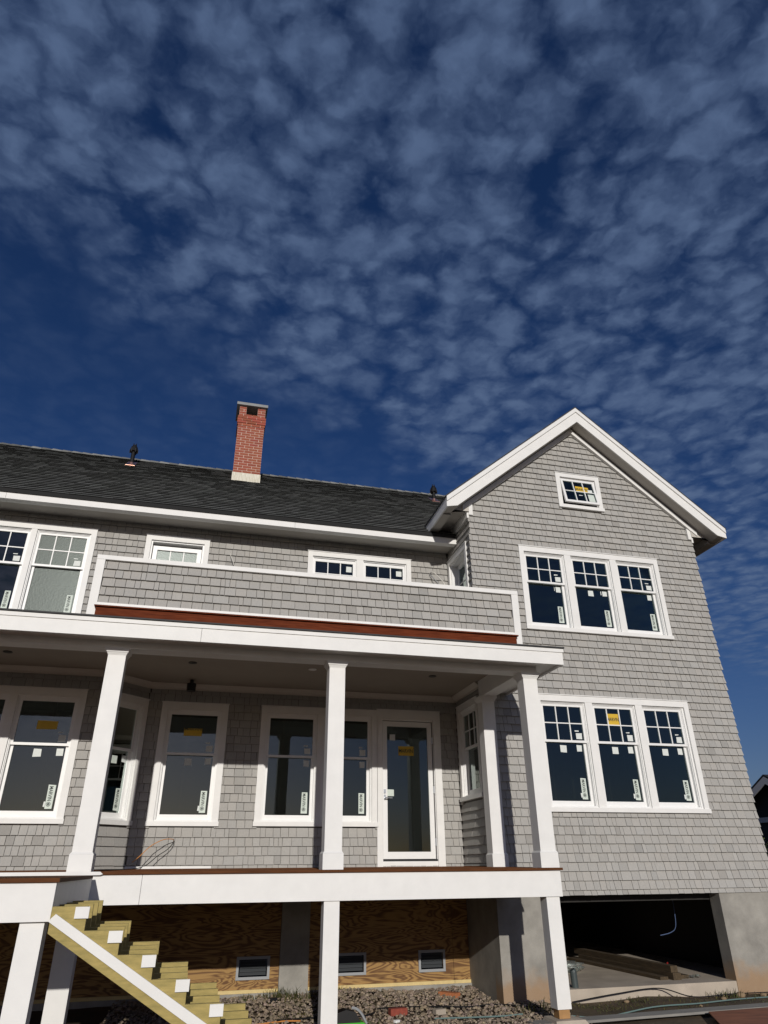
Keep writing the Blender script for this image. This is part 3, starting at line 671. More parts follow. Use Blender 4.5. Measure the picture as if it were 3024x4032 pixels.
# ------------------------------------------------------------------ house shell behind the walls (rooms, floors, back)
box('interior_wall', inter, house, XL+0.15, 8.9, 15.0, 15.1, -0.3, 5.4)
box('interior_wall', inter, house, XG0+0.1, XG0+0.16, 12.2, 14.99, -0.3, 5.4)
box('floor', inter, house, XL+0.1, XG0+0.15, YD+0.18, 17.4, -0.34, -0.06); box('floor', inter, house, XL+0.1, XG0+0.15, YD+0.18, 17.4, 2.8, 3.05); box('ceiling', inter, house, XL+0.1, XG0+0.15, YD+0.18, 17.4, 5.45, 5.5)
box('floor', inter, house, XG0+0.2, XG1-0.15, YG+0.2, 17.4, -0.38, -0.10); box('floor', inter, house, XG0+0.2, XG1-0.15, YG+0.2, 17.4, 2.8, 3.05); box('ceiling', inter, house, XG0+0.2, XG1-0.15, YG+0.2, 17.4, 5.55, 5.6)
box('wall', backing, house, XG1-0.14, XG1-0.001, YG+0.172, 17.4, SHB, 6.1); box('wall', backing, house, XL, XG1-0.15, 17.41, 17.5, -0.36, 5.6); box('wall', backing, house, XL, XL+0.1, YD+0.18, 17.4, -0.36, 5.6)
mk('wall', [(XL+0.02, YD+0.2, 5.6), (XL+0.02, 17.4, 5.6), (XL+0.02, RY, RZ-0.2), (XL+0.1, YD+0.2, 5.6), (XL+0.1, 17.4, 5.6), (XL+0.1, RY, RZ-0.2)], [(0, 1, 2), (5, 4, 3), (0, 3, 4, 1), (1, 4, 5, 2), (2, 5, 3, 0)], backing, house)
for k in range(9):   # bare studs seen faintly through the panes
    xx = 5.2+k*0.41; box('stud', oldwood, house, xx, xx+0.04, 13.2, 13.29, -0.098, 2.79); box('stud', oldwood, house, xx, xx+0.04, 13.2, 13.29, 3.052, 5.54)
for k in range(14):
    xx = -4.6+k*0.61; box('stud', oldwood, house, xx, xx+0.04, 14.0, 14.09, -0.058, 2.79)

# ------------------------------------------------------------------ porch
xs = [XL, -4.4, -0.17, 4.785]
for a, b in zip(xs, xs[1:]): box('fascia_board', white, house, a, b-0.004, YF, YF+0.03, 2.491, 2.716)
box('fascia_board', white, house, 4.755, 4.785, YF+0.0305, YG, 2.491, 2.716)
box('fascia_trim', white, house, XL, 4.795, YF-0.014, YF-0.0005, 2.664, 2.712)
G().prism([(YF-0.035, 2.718), (YD+0.02, 2.745), (YD+0.02, 2.765), (YF-0.035, 2.736)], XL, XG0-0.01, 'x').prism([(YF-0.035, 2.718), (YG+0.0, 2.738), (YG+0.0, 2.76), (YF-0.035, 2.736)], XG0-0.0095, 4.805, 'x').mk('porch_roof', membr, house)
box('soffit', white, house, XL, 4.7545, YF+0.031, YC-0.0105, 2.522, 2.537); box('soffit', white, house, 4.5115, 4.7545, YC-0.010, YG, 2.522, 2.537)
box('porch_beam', white, house, XL, 4.511, YC-0.01, YC+0.225, 2.437, 2.70); box('porch_beam', white, house, 4.28, 4.511, YC+0.2255, YG+0.0, 2.437, 2.70)
box('beam_trim', white, house, XL, 4.27, YC+0.226, YC+0.27, 2.60, 2.70)
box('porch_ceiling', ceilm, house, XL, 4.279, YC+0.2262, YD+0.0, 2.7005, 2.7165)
for x, y in ((-2.787, 10.457), (-0.281, 10.48), (1.505, 10.482), (3.442, 10.485)):
    y -= 0.15; G().cyl((x, y, 2.692), (x, y, 2.701), 0.062, n=20).mk('recessed_light', trimw if x == 1.505 else black, house)
cb = G(); cb.cyl((-0.287, 11.42, 2.52), (-0.287, 11.42, 2.64), 0.07, 0.075, 16); cb.cyl((-0.287, 11.40, 2.64), (-0.287, 11.42, 2.70), 0.03, 0.03, 8); cb.mk('black_lamp', black, house)
def crown(p, q, n):
    """crown moulding along the foot of the ceiling from p to q, facing n"""
    p = Vector((*p, 0)); q = Vector((*q, 0)); n = Vector((*n, 0)).normalized(); v = []
    for c in (p, q):
        for d, z in ((0.0, 2.61), (0.028, 2.61), (0.035, 2.635), (0.085, 2.675), (0.10, 2.698), (0.0, 2.698)): r = c+n*d; v.append((r.x, r.y, z))
    k = 6; mk('crown_moulding', v, [tuple(range(k)), tuple(range(2*k-1, k-1, -1))]+[(i, i+k, (i+1) % k+k, (i+1) % k) for i in range(k)], ceilw, house)
ceilw = mat('crown_paint', (0.60, 0.56, 0.50), 0.6, var=0.04)
crown((FX-0.02, YD+0.005), (XG0-0.0, YD+0.005), (0, -1)); crown((XG0-0.005, YD), (XG0-0.005, YG+0.02), (-1, 0)); crown((FX-0.01, YD), (FX-0.66, YB), (1, -1)); crown((-4.4, YB+0.005), (-1.60, YB+0.005), (0, -1))
# columns
def column(x, y, label, w_=0.1055):
    c = empty('column', (x, y+w_, DECK), house); tag(c, label); yc = y+w_
    box('shaft', white, c, x-w_, x+w_, yc-w_, yc+w_, 0.13, 2.37)
    b = w_+0.0185
    G().box(x-b, x+b, yc-b, yc+b, DECK+0.001, 0.142).mk('base', white, c)
    g = G(); v = [(x+sx*q, yc+sy*q, z) for q, z in ((b, 0.1425), (w_+0.002, 0.165)) for sx, sy in ((-1, -1), (1, -1), (1, 1), (-1, 1))]; g.add(v, BF); g.mk('base_cap', white, c)
    g = G()
    for q, z0, z1 in ((0.008, 2.352, 2.368), (0.016, 2.368, 2.385), (0.028, 2.385, 2.405), (0.042, 2.405, 2.4355)):
        b = w_+q; v = [(x+sx*(b-(0.006 if z == z0 else 0)), yc+sy*(b-(0.006 if z == z0 else 0)), z) for z in (z0, z1) for sx, sy in ((-1, -1), (1, -1), (1, 1), (-1, 1))]; g.add(v, BF)
    g.mk('capital', white, c)
column(-1.157, YC, 'leftmost square white porch column'); column(1.621, YC, 'middle square white porch column'); column(4.398, YC, 'front corner square white porch column beside the gable windows')
column(4.385, YG-0.115, 'square white half column against the gable wall at the porch back')
# deck
dk = empty('deck', (1.2, 10.3, -0.36), house); tag(dk, 'raised porch deck of brown boards with a deep white rim')
y = YC-0.045; k = 0
while y < YD:
    z = DECK+(y-YC)*0.008; y2 = min(y+0.137, YD+0.02)
    g = G().box(XL, 4.55, y, y2-0.004, z-0.028, z) if y < YG-0.15 else G().box(XL, XG0-0.004, y, y2-0.004, z-0.028, z)
    g.mk('deck_board', brown, dk); y += 0.137
xs = [XL, -4.5, -0.49, 4.525]
for a, b in zip(xs, xs[1:]): box('rim_board', white, dk, a, b-0.004, YC-0.02, YC+0.02, -0.344, -0.059)
box('rim_board', white, dk, 4.485, 4.5205, YC+0.0205, YG-0.001, -0.344, -0.059)
for k in range(9): box('joist', oldwood, dk, XL+0.4+k*1.25, XL+0.44+k*1.25, YC+0.021, YD, -0.30, -0.062)
# landing in front of the deck at the left
YL = 6.56; XLR = -1.005
for k in range(17):
    y = YL-0.02+k*0.1345
    if y+0.13 > YC-0.047: break
    box('landing_board', brown, dk, -5.0, XLR+0.02, y, y+0.131, -0.091, -0.060)
box('rim_board', white, dk, -5.0, XLR-0.001, YL, YL+0.035, -0.358, -0.0915); box('rim_board', white, dk, XLR-0.035, XLR, YL+0.0355, YC-0.0205, -0.358, -0.0915)
g = G().prism([(-5.0, -0.0595), (-0.93, -0.0595), (-0.90, -0.05), (-0.93, -0.026), (-5.0, -0.026)], YC-0.064, YC-0.0455, 'y'); g.mk('edge_strip', white, dk)
# posts below the deck
obw = mat('orange_wood', (0.36, 0.2, 0.08), 0.8, var=0.15, vscale=12)
def post(x0, x1, y, zb, label):
    p = empty('post', ((x0+x1)/2, y+0.09, zb), house); tag(p, label)
    box('post_wrap', white, p, x0, x1, y, y+(x1-x0), zb+0.09, -0.345)
    box('post_core', obw, p, x0+0.02, x1-0.02, y+0.02, y+(x1-x0)-0.02, zb, zb+0.0895)
post(4.305, 4.482, YC, -1.575, 'white post carrying the right front corner of the deck')
post(1.530, 1.711, YC, -1.65, 'white post under the middle of the deck')
post(-1.258, -1.05, YC, -1.65, 'white post under the deck behind the stair')
post(-1.222, -1.045, YL+0.037, -1.65, 'white post carrying the landing at the far left')
mk('footing', [(4.20, 8.70, -1.66), (4.66, 8.70, -1.66), (4.62, 9.13, -1.66), (4.2, 9.13, -1.66), (4.235, 8.76, -1.578), (4.60, 8.76, -1.578), (4.56, 9.10, -1.578), (4.25, 9.10, -1.578)], BF, concs, house)

# ------------------------------------------------------------------ balcony parapet trim
box('parapet_cap', white, house, PX0, PX1, YP-0.026, YP+0.20, 3.625, PZ1)
for a in (PX0, PX1-0.105): box('parapet_post', white, house, a, a+0.105, YP-0.022, YP+0.0208, 2.77, 3.6245)
box('parapet_base_trim', white, house, PX0+0.1055, PX1-0.1055, YP-0.018, YP+0.0205, 2.985, 3.032)
box('parapet_base_trim', white, house, PX0+0.1055, PX1-0.1055, YP-0.036, YP-0.0185, 2.975, 3.005)
for xa in (PX0+0.02, PX1-0.16): box('parapet_wall', backing, house, xa, xa+0.14, YP+0.161, YD if xa < 0 else YG, 2.775, PZ1-0.03); 
for xa in (PX0, PX1-0.18): box('parapet_cap', white, house, xa, xa+0.18, YP+0.2005, YD-0.02 if xa < 0 else YG-0.001, 3.645, PZ1-0.002)
G().prism([(YP-0.062, 2.80), (YP-0.062, 2.955), (YP-0.0235, 2.955), (YP-0.0235, 2.80)], PX0+0.108, PX1-0.108, 'x').mk('balcony_board', mahog, house)
G().prism([(YP-0.092, 2.957), (YP-0.092, 2.974), (YP-0.024, 2.974), (YP-0.024, 2.957)], PX0+0.09, PX1-0.085, 'x').mk('balcony_board_cap', mahog, house)

# ------------------------------------------------------------------ foundation
YW = YD+0.0
fd = empty('foundation', (1.0, YW, -1.65), house); tag(fd, 'plywood skirting with louvred vents between concrete piers')
def panel(a, b, vents):
    g = G(); us = sorted({a, b, *[q for v in vents for q in v]})
    for p, q in zip(us, us[1:]):
        mid_ = (p+q)/2
        if any(v[0] < mid_ < v[1] for v in vents): g.box(p, q, YW, YW+0.03, -1.53, -1.385); g.box(p, q, YW, YW+0.03, -1.165, -0.37)
        else: g.box(p, q, YW, YW+0.03, -1.53, -0.37)
    g.mk('plywood_panel', ply, fd)
    box('sill_strip', pine, fd, a, b, YW-0.025, YW+0.028, -1.572, -1.5305)
    for (v0, v1) in vents:
        g = G(); ring(g, Plane((0, YW), (1, 0), (0, -1)), v0-0.035, v1+0.035, -1.415, -1.135, 0.035, 0.035, 0.035, 0.001, 0.022); g.mk('vent_frame', vinyl, fd)
        for k in range(5):
            z = -1.36+k*0.042
            mk('louvre', [(v0+0.016, YW-0.012, z), (v1-0.016, YW-0.012, z), (v1-0.016, YW+0.02, z+0.034), (v0+0.016, YW+0.02, z+0.034), (v0+0.016, YW-0.012, z+0.004), (v1-0.016, YW-0.012, z+0.004), (v1-0.016, YW+0.02, z+0.038), (v0+0.016, YW+0.02, z+0.038)], BF, louv, fd)
panel(-4.0, 1.405, [(0.83, 1.235)]); panel(1.835, 4.07, [(2.27, 2.66), (3.545, 3.90)]); panel(4.075, XG0-0.004, [])
box('concrete_pier', conc, fd, 1.409, 1.832, YW-0.02, YW+0.25, -1.75, -0.37)
box('concrete_wall', conc, fd, -4.0, 1.4085, YW-0.04, YW+0.2, -1.75, -1.5725); box('concrete_wall', conc, fd, 1.8325, XG0-0.001, YW-0.04, YW+0.2, -1.75, -1.5725)
box('concrete_wall', conc, fd, XG0, XG0+0.24, YG+0.2605, 17.4, -1.8, -0.405)
concd = mat('soil_stained_concrete', (0.285, 0.27, 0.24), 0.9, var=0.28, vscale=3.0, bump=0.35, bscale=45)
box('concrete_pier', concd, fd, XG0, 5.13, YG+0.02, YG+0.26, -1.85, -0.4015); box('concrete_pier', concd, fd, 8.07, XG1-0.02, YG+0.02, YG+0.26, -1.85, -0.4015)
box('concrete_wall', crawl, fd, XG1-0.26, XG1-0.02, YG+0.2605, 17.4, -1.8, -0.405); box('concrete_wall', crawl, fd, XG0+0.2405, XG1-0.2605, 17.2, 17.4, -1.8, -0.405)  # concrete coloured near black so the space under the gable looks unlit
box('foundation_slab', concs, fd, 5.1305, 8.0695, YG+0.03, YG+0.2602, -1.85, -1.547); box('foundation_slab', concs, fd, XG0+0.2405, XG1-0.2605, YG+0.2604, 17.19, -1.85, -1.5472)
box('floor_beam', crawl, fd, 5.14, 8.06, YG+0.262, YG+0.40, -0.50, -0.403)  # beam darkened the same way, as if no light reached it
def stainmat():
    t = concd.node_tree; b = t.nodes['Principled BSDF']; old = b.inputs['Base Color'].links[0].from_socket
    geo = N(t, 'ShaderNodeNewGeometry'); sp = N(t, 'ShaderNodeSeparateXYZ'); t.links.new(geo.outputs['Position'], sp.inputs[0])
    n = N(t, 'ShaderNodeTexNoise', inp={'Scale': 5.0, 'Detail': 4.0}); t.links.new(geo.outputs['Position'], n.inputs['Vector'])
    ad = N(t, 'ShaderNodeMath', operation='MULTIPLY_ADD'); ad.inputs[1].default_value = -0.45; t.links.new(n.outputs[0], ad.inputs[0]); t.links.new(sp.outputs[2], ad.inputs[2])
    mr = N(t, 'ShaderNodeMapRange', interpolation_type='SMOOTHSTEP', inp={'From Min': -0.14, 'From Max': 0.16, 'To Min': 0.75, 'To Max': 0.0}); t.links.new(ad.outputs[0], mr.inputs[0])
    mx = N(t, 'ShaderNodeMix', data_type='RGBA'); mx.inputs[7].default_value = (0.33, 0.20, 0.10, 1); t.links.new(mr.outputs[0], mx.inputs[0]); t.links.new(old, mx.inputs[6]); t.links.new(mx.outputs[2], b.inputs['Base Color'])
stainmat()

# ------------------------------------------------------------------ stair frame
st = empty('stair_frame', (0.1, 7.1, -H)); tag(st, 'unfinished stair of yellow-green saw-tooth lumber stringers with a white skirt board', 'stairs')
RUN, RISE, NX, NZ = 0.273, 0.1675, -0.741, -0.257
for k, ys in enumerate((YL-0.02, YL+0.34, YL+0.70, YL+1.06)):
    top = [(XLR+0.004, NZ)]; n = 9
    for i in range(n):
        x = NX+i*RUN; z = NZ-i*RISE
        top += [(x, z), (x, max(z-RISE, -1.65))]
    top = top[:-1]+[(top[-2][0], -1.649)]
    sl = RISE/RUN
    g = G(); nn = len(top)
    zlow = lambda x: NZ-RISE-0.17-(x-NX)*sl
    # stringer as a strip of quads between the saw-tooth and its straight lower edge
    v = []; f = []
    xsx = [XLR+0.004]+[NX+i*RUN for i in range(n)]
    for i in range(n):
        xa, xb = xsx[i], xsx[i+1]; zt = NZ-i*RISE
        if zt < -1.60: break
        la, lb = max(zlow(xa), -1.649), max(zlow(xb), -1.649)
        poly = [(xa, min(la, zt-0.02)), (xb, min(lb, zt-0.02)), (xb, zt), (xa, zt)]
        g.prism(poly, ys, ys+0.038, 'y')
    g.mk('stringer', lumber, st)
sl = RISE/RUN
def skz(x, off): return NZ-RISE-off-(x-NX)*sl
x0, x1 = XLR+0.03, 1.45
G().prism([(x0-0.02, skz(x0, 0.055)), (x0+0.012, skz(x0+0.012, 0.018)), (x1, skz(x1, 0.018)), (x1, skz(x1, 0.105)), (x0-0.03, skz(x0-0.03, 0.105)+0.01)], YL-0.042, YL-0.0205, 'y').mk('skirt_board', white, st)
for i in range(7):
    x = NX+i*RUN; z = NZ-i*RISE
    box('white_block', white, st, x-0.087, x+0.017, YL-0.040, YL-0.0205, z-0.083, z-0.004)
for i in (4, 5, 6):
    x = NX+i*RUN; z = NZ-i*RISE
    if i == 5: box('cross_block', lumber, st, x+0.0, x+0.26, YL+0.06, YL+0.33, z-RISE-0.16, z-RISE-0.03)

# ------------------------------------------------------------------ ground
gs = G(); 
def gh(x, y): return -1.655-0.05*max(0.0, min(1.0, (x-4.7)*2))*max(0.0, min(1.0, (y-9.3)*1.6))+0.02*math.sin(x*1.7+y*0.9)+0.015*math.sin(x*3.9-y*2.3)
nx, ny = 60, 44; gx0, gx1, gy0, gy1 = -10.0, 20.0, -4.0, 18.0
v = [(gx0+(gx1-gx0)*i/nx, gy0+(gy1-gy0)*j/ny, 0) for j in range(ny+1) for i in range(nx+1)]
v = [(x, y, gh(x, y) if 0 < i % (nx+1) < nx and 0 < i//(nx+1) < ny else -1.66) for i, (x, y, z) in enumerate(v)]
f = [(j*(nx+1)+i, j*(nx+1)+i+1, (j+1)*(nx+1)+i+1, (j+1)*(nx+1)+i) for j in range(ny) for i in range(nx)]
R_ = 1500; k0 = len(v)
v += [(-R_, -R_, -1.66), (R_, -R_, -1.66), (R_, R_, -1.66), (-R_, R_, -1.66)]
c00, c10, c11, c01 = 0, nx, ny*(nx+1)+nx, ny*(nx+1)
f += [(k0, k0+1)+tuple(range(nx, -1, -1)), (k0+1, k0+2)+tuple(j*(nx+1)+nx for j in range(ny, -1, -1)), (k0+2, k0+3)+tuple(ny*(nx+1)+i for i in range(0, nx+1)), (k0+3, k0)+tuple(j*(nx+1) for j in range(0, ny+1))]
gd = mk('ground', v, f, dirt); gd['kind'] = 'structure'
# gravel under the deck
ico = [(0, 0, -1), (0.72, -0.53, -0.45), (-0.28, -0.85, -0.45), (-0.89, 0, -0.45), (-0.28, 0.85, -0.45), (0.72, 0.53, -0.45), (0.28, -0.85, 0.45), (-0.72, -0.53, 0.45), (-0.72, 0.53, 0.45), (0.28, 0.85, 0.45), (0.89, 0, 0.45), (0, 0, 1)]
icf = [(0, 1, 2), (1, 0, 5), (0, 2, 3), (0, 3, 4), (0, 4, 5), (1, 5, 10), (2, 1, 6), (3, 2, 7), (4, 3, 8), (5, 4, 9), (1, 10, 6), (2, 6, 7), (3, 7, 8), (4, 8, 9), (5, 9, 10), (6, 10, 11), (7, 6, 11), (8, 7, 11), (9, 8, 11), (10, 9, 11)]
g = G()
for k in range(9000):
    x = random.uniform(-0.8, 4.85); y = random.uniform(8.7, 11.72)
    if x > 4.3 and y > 10.45: continue
    r = random.uniform(0.009, 0.021) if random.random() < 0.93 else random.uniform(0.022, 0.035)
    z = gh(x, y)+0.004+random.uniform(0, 0.016)+max(0, 0.05-abs(y-11.4)*0.03)
    a = random.uniform(0, 6.28); ca, sa = math.cos(a), math.sin(a); sx, sy, sz = r*random.uniform(0.8, 1.4), r*random.uniform(0.7, 1.1), r*random.uniform(0.5, 0.85)
    tv = random.uniform(0.5, 1.5); tt = (tv, tv*random.uniform(0.93, 1.03), tv*random.uniform(0.85, 1.08))
    g.add([(x+(p[0]*sx*ca-p[1]*sy*sa), y+(p[0]*sx*sa+p[1]*sy*ca), z+p[2]*sz) for p in ico], icf, tt)
tag(g.mk('gravel', gravm, None, tint=True), 'loose pale gravel under the porch deck', 'gravel', kind='stuff')
# weeds
g = G()
def tuft(x, y, n, h, sp):
    for k in range(n):
        bx_, by_ = x+random.gauss(0, sp), y+random.gauss(0, sp*0.6); z0 = gh(bx_, by_)-0.01
        a = random.uniform(0, 6.28); ln = random.uniform(0.4, 1.0)*h; lean = random.uniform(0.1, 0.8)*ln; wd = random.uniform(0.003, 0.007)
        dx, dy = math.cos(a)*lean, math.sin(a)*lean; px_, py_ = -math.sin(a)*wd, math.cos(a)*wd
        v = [(bx_-px_, by_-py_, z0), (bx_+px_, by_+py_, z0), (bx_+dx*0.4+px_*0.8, by_+dy*0.4+py_*0.8, z0+ln*0.65), (bx_+dx*0.4-px_*0.8, by_+dy*0.4-py_*0.8, z0+ln*0.65), (bx_+dx, by_+dy, z0+ln*0.9)]
        tv = random.uniform(0.6, 1.7); br = random.random(); t = (tv*(1+br*1.2), tv*(1+br*0.3), tv)
        g.add(v, [(0, 1, 2, 3), (3, 2, 4)], t)
for x, y, n, h, sp in [(1.0, 11.55, 60, 0.14, 0.1), (1.42, 11.5, 130, 0.24, 0.13), (1.7, 11.3, 110, 0.2, 0.15), (2.2, 11.6, 60, 0.16, 0.06), (2.5, 11.55, 60, 0.1, 0.12), (2.85, 11.6, 70, 0.09, 0.14), (3.15, 11.6, 25, 0.09, 0.04), (1.55, 10.3, 120, 0.08, 0.2), (0.9, 10.1, 60, 0.07, 0.2), (2.1, 9.5, 120, 0.12, 0.12), (4.45, 9.7, 40, 0.16, 0.14), (4.7, 9.9, 30, 0.2, 0.1), (5.3, 10.25, 260, 0.045, 0.2), (5.7, 10.0, 260, 0.04, 0.25), (6.2, 10.3, 120, 0.05, 0.2), (7.0, 10.2, 60, 0.06, 0.3), (7.7, 10.35, 90, 0.13, 0.14), (8.3, 10.2, 120, 0.06, 0.3), (6.6, 9.7, 120, 0.035, 0.35), (8.0, 9.7, 120, 0.04, 0.4), (2.4, 10.6, 80, 0.05, 0.25)]: tuft(x, y, n, h, sp)
tag(g.mk('weeds', grassm, None, tint=True), 'sparse weeds and grass tufts along the foundation', 'weeds', kind='stuff')

# ------------------------------------------------------------------ loose things
def thing(o, label, cat, group=None): return tag(o, label, cat, group)
def cable(name, pts, r, m_, label): return thing(G().tube(smoothpts(pts), r).mk(name, m_), label, 'cable')
cable('wire', [(-0.28, YD, 0.36), (-0.29, YD-0.10, 0.385), (-0.42, YD-0.22, 0.375), (-0.58, YD-0.3, 0.29), (-0.72, YD-0.36, 0.15), (-0.80, YD-0.4, 0.08)], 0.006, orangec, 'orange wire sticking out of the porch wall near the bay')
cable('wire', [(-0.28, YD, 0.355), (-0.29, YD-0.08, 0.32), (-0.36, YD-0.12, 0.24), (-0.48, YD-0.16, 0.16), (-0.62, YD-0.25, 0.04), (-0.78, YD-0.5, -0.003), (-1.1, YD-1.2, -0.008), (-1.35, YD-1.6, -0.012)], 0.006, black, 'black wire hanging from the porch wall and trailing on the deck')
cable('wire', [(0.10, YD+0.01, 5.13), (0.12, YD-0.05, 5.05), (0.16, YD-0.09, 4.95), (0.19, YD-0.08, 4.87), (0.21, YD-0.06, 4.80)], 0.007, whitec, 'short pale wire hanging on the upper wall right of the small window')
cable('wire', [(3.95, YD+0.01, 5.10), (3.98, YD-0.1, 5.09), (4.06, YD-0.16, 4.98), (4.16, YD-0.2, 4.84), (4.2, YD-0.2, 4.7)], 0.009, whitec, 'pale cable dangling on the upper wall beside the gable return')
cable('wire', [(3.95, YD+0.005, 5.08), (3.955, YD-0.06, 5.03), (4.0, YD-0.1, 4.95), (4.08, YD-0.13, 4.84), (4.12, YD-0.13, 4.7)], 0.008, vinyl, 'grey cable under the pale one beside the gable return')
thing(G().box(-0.90, 0.30, YD-0.30, YD-0.27, -0.004, 0.026).mk('trim_offcut', white), 'long white trim offcut lying on the deck by the porch wall', 'board')
# on the slab
SZ = -1.547
def beam(name, p, q, w_, h, m_, label, group=None):
    p = Vector(p); q = Vector(q); d = (q-p).normalized(); s = Vector((-d.y, d.x, 0))*w_/2; v = []
    for zz in (0, h):
        for c, sg in ((p, -1), (q, -1), (q, 1), (p, 1)): r = c+s*sg; v.append((r.x, r.y, r.z+zz))
    return thing(mk(name, v, BF, m_), label, 'board', group)
beam('timber', (7.50, 10.95, SZ+0.001), (7.42, 13.6, SZ+0.001), 0.14, 0.045, darkwood, 'long flat timber lying rightmost on the slab under the gable')
beam('timber', (7.30, 10.85, SZ+0.001), (7.16, 13.5, SZ+0.001), 0.14, 0.09, darkwood, 'square dark timber beside the flat one on the slab')
beam('timber', (7.30, 10.9, SZ+0.0915), (7.18, 13.7, SZ+0.0915), 0.12, 0.085, darkwood, 'raised timber stacked on top of the two timbers on the slab')
beam('timber', (7.12, 10.92, SZ+0.001), (6.98, 13.6, SZ+0.001), 0.14, 0.04, darkwood, 'leftmost thin timber lying on the slab under the gable')
g = G(); g.cyl((5.50, 10.66, SZ-0.1), (5.49, 10.66, SZ+0.19), 0.048, n=18, cap=True); g.cyl((5.49, 10.66, SZ+0.19), (5.475, 10.66, SZ+0.215), 0.05, 0.040, 18); thing(g.mk('pipe_stub', pvc), 'short dark grey pipe stub standing up from the slab', 'pipe')
bm = bmesh.new(); bmesh.ops.create_icosphere(bm, subdivisions=4, radius=1.0)
bv = []
for q in bm.verts:
    nz = 1+0.16*math.sin(q.co.x*9+q.co.y*5)+0.13*math.sin(q.co.y*13+q.co.z*7)+random.uniform(-0.05, 0.05)
    bv.append((5.95+q.co.x*0.42*nz, 12.15+q.co.y*0.22*nz, SZ+0.075+max(-0.074, q.co.z*0.085*nz)))
bf = [tuple(vv.index for vv in fc.verts) for fc in bm.faces]; bm.free()
bo = empty('plastic_bag', (5.95, 12.15, SZ)); thing(bo, 'crumpled clear plastic bag with a yellow label on the slab', 'bag')
mk('film', bv, bf, bag, bo, smooth=True); G().add([(5.82, 11.93, SZ+0.10), (5.92, 11.93, SZ+0.09), (5.93, 11.96, SZ+0.155), (5.80, 11.96, SZ+0.16)], [(0, 1, 2, 3)]).mk('bag_label', yellow, bo)
cable('wire', [(7.98, 11.62, -0.41), (7.93, 11.55, -0.66), (7.80, 11.40, -0.90), (7.60, 11.26, -0.97), (7.36, 11.2, -1.0)], 0.006, bluep, 'pale blue wire end hanging in the dark space under the gable')
thing(G().tube(smoothpts([(7.66, 11.95, SZ+0.012), (7.72, 11.9, SZ+0.014), (7.82, 11.9, SZ+0.035), (7.92, 11.98, SZ+0.085)]), 0.012).mk('plastic_strip', redp), 'short red plastic strip lying on the slab', 'plastic strip')
g = G()
for k in range(14):
    x, y = 7.70+random.gauss(0, 0.07), 11.0+random.gauss(0, 0.04); a = random.uniform(0, 6.28)
    g.add([(x+math.cos(a+b)*0.04, y+math.sin(a+b)*0.03, SZ+0.003+random.uniform(0, 0.04)) for b in (0, 1.7, 3.1, 4.6)], [(0, 1, 2, 3)])
thing(g.mk('plastic_scrap', bag), 'crumpled clear plastic scrap near the slab edge', 'plastic')
# on the ground
def gbrick(x, y, rz, m_, label, s=(0.2, 0.095, 0.06), cat='brick'):
    v = [(x+math.cos(rz)*p[0]-math.sin(rz)*p[1], y+math.sin(rz)*p[0]+math.cos(rz)*p[1], p[2]+gh(x, y)+0.012) for p in bxv(-s[0]/2, s[0]/2, -s[1]/2, s[1]/2, 0, s[2])]
    o = mk(name_for(cat), v, BF, m_, None, (1.0, 1.0, 1.0)); b = o.modifiers.new('b', 'BEVEL'); b.width = 0.006; b.segments = 1
    return thing(o, label, cat)
def name_for(c): return {'brick': 'loose_brick', 'block': 'concrete_chunk', 'scrap': 'wood_scrap', 'stone': 'loose_stone'}[c]
obrick = mat('orange_brick', (0.42, 0.15, 0.06), 0.9, var=0.2, vscale=30); rbrick = mat('dark_red_brick', (0.25, 0.055, 0.035), 0.9, var=0.25, vscale=30)
gbrick(3.72, 11.0, -0.9, obrick, 'orange brick lying on the gravel near the concrete side wall', (0.30, 0.12, 0.07))
gbrick(2.68, 9.92, 0.1, rbrick, 'dark red brick lying on the gravel in front of the vents', (0.22, 0.1, 0.075))
gbrick(3.16, 9.75, 0.2, concs, 'pale concrete chunk on the gravel near the red brick', (0.14, 0.1, 0.06), 'block')
gbrick(1.98, 9.85, -0.35, oldwood, 'weathered wood scrap on the gravel beside the middle post', (0.42, 0.12, 0.05), 'scrap')
gbrick(3.2, 11.45, -0.05, oldwood, 'thin brown plank by the foundation behind the orange brick', (0.55, 0.06, 0.03), 'scrap')
gbrick(1.30, 11.35, 0.3, black, 'small black plastic block against the foundation left of the middle post', (0.10, 0.07, 0.08), 'block')
gbrick(2.55, 9.5, 0.5, trimw, 'small white stone at the bottom edge of the gravel', (0.07, 0.05, 0.03), 'stone')
gbrick(0.75, 9.72, 0.02, oldwood, 'long pale stick on the gravel behind the stair', (0.95, 0.05, 0.025), 'scrap')
rockm = mat('tan_rock', (0.24, 0.17, 0.10), 0.9, var=0.3, vscale=9, bump=0.5, bscale=30)
for k, (x, y, rr, lab) in enumerate([(7.92, 10.3, 0.085, 'largest tan rock in front of the right end of the slab'), (8.28, 10.28, 0.06, 'round tan rock before the right concrete pier'), (7.55, 10.2, 0.05, 'small tan rock left of the largest one by the slab'), (6.05, 10.28, 0.045, 'pale pebble in the moss before the middle of the slab'), (6.75, 9.62, 0.03, 'tiny stone beside the teal cord on the dirt')]):
    v = [(x+p[0]*rr*random.uniform(0.9, 1.35), y+p[1]*rr*random.uniform(0.8, 1.1), gh(x, y)+rr*0.3+p[2]*rr*random.uniform(0.55, 0.75)) for p in ico]
    o = mk('rock', v, icf, rockm, smooth=True); sb2 = o.modifiers.new('s', 'SUBSURF'); sb2.levels = 2; sb2.render_levels = 2; thing(o, lab, 'rock', 'rocks along the slab')
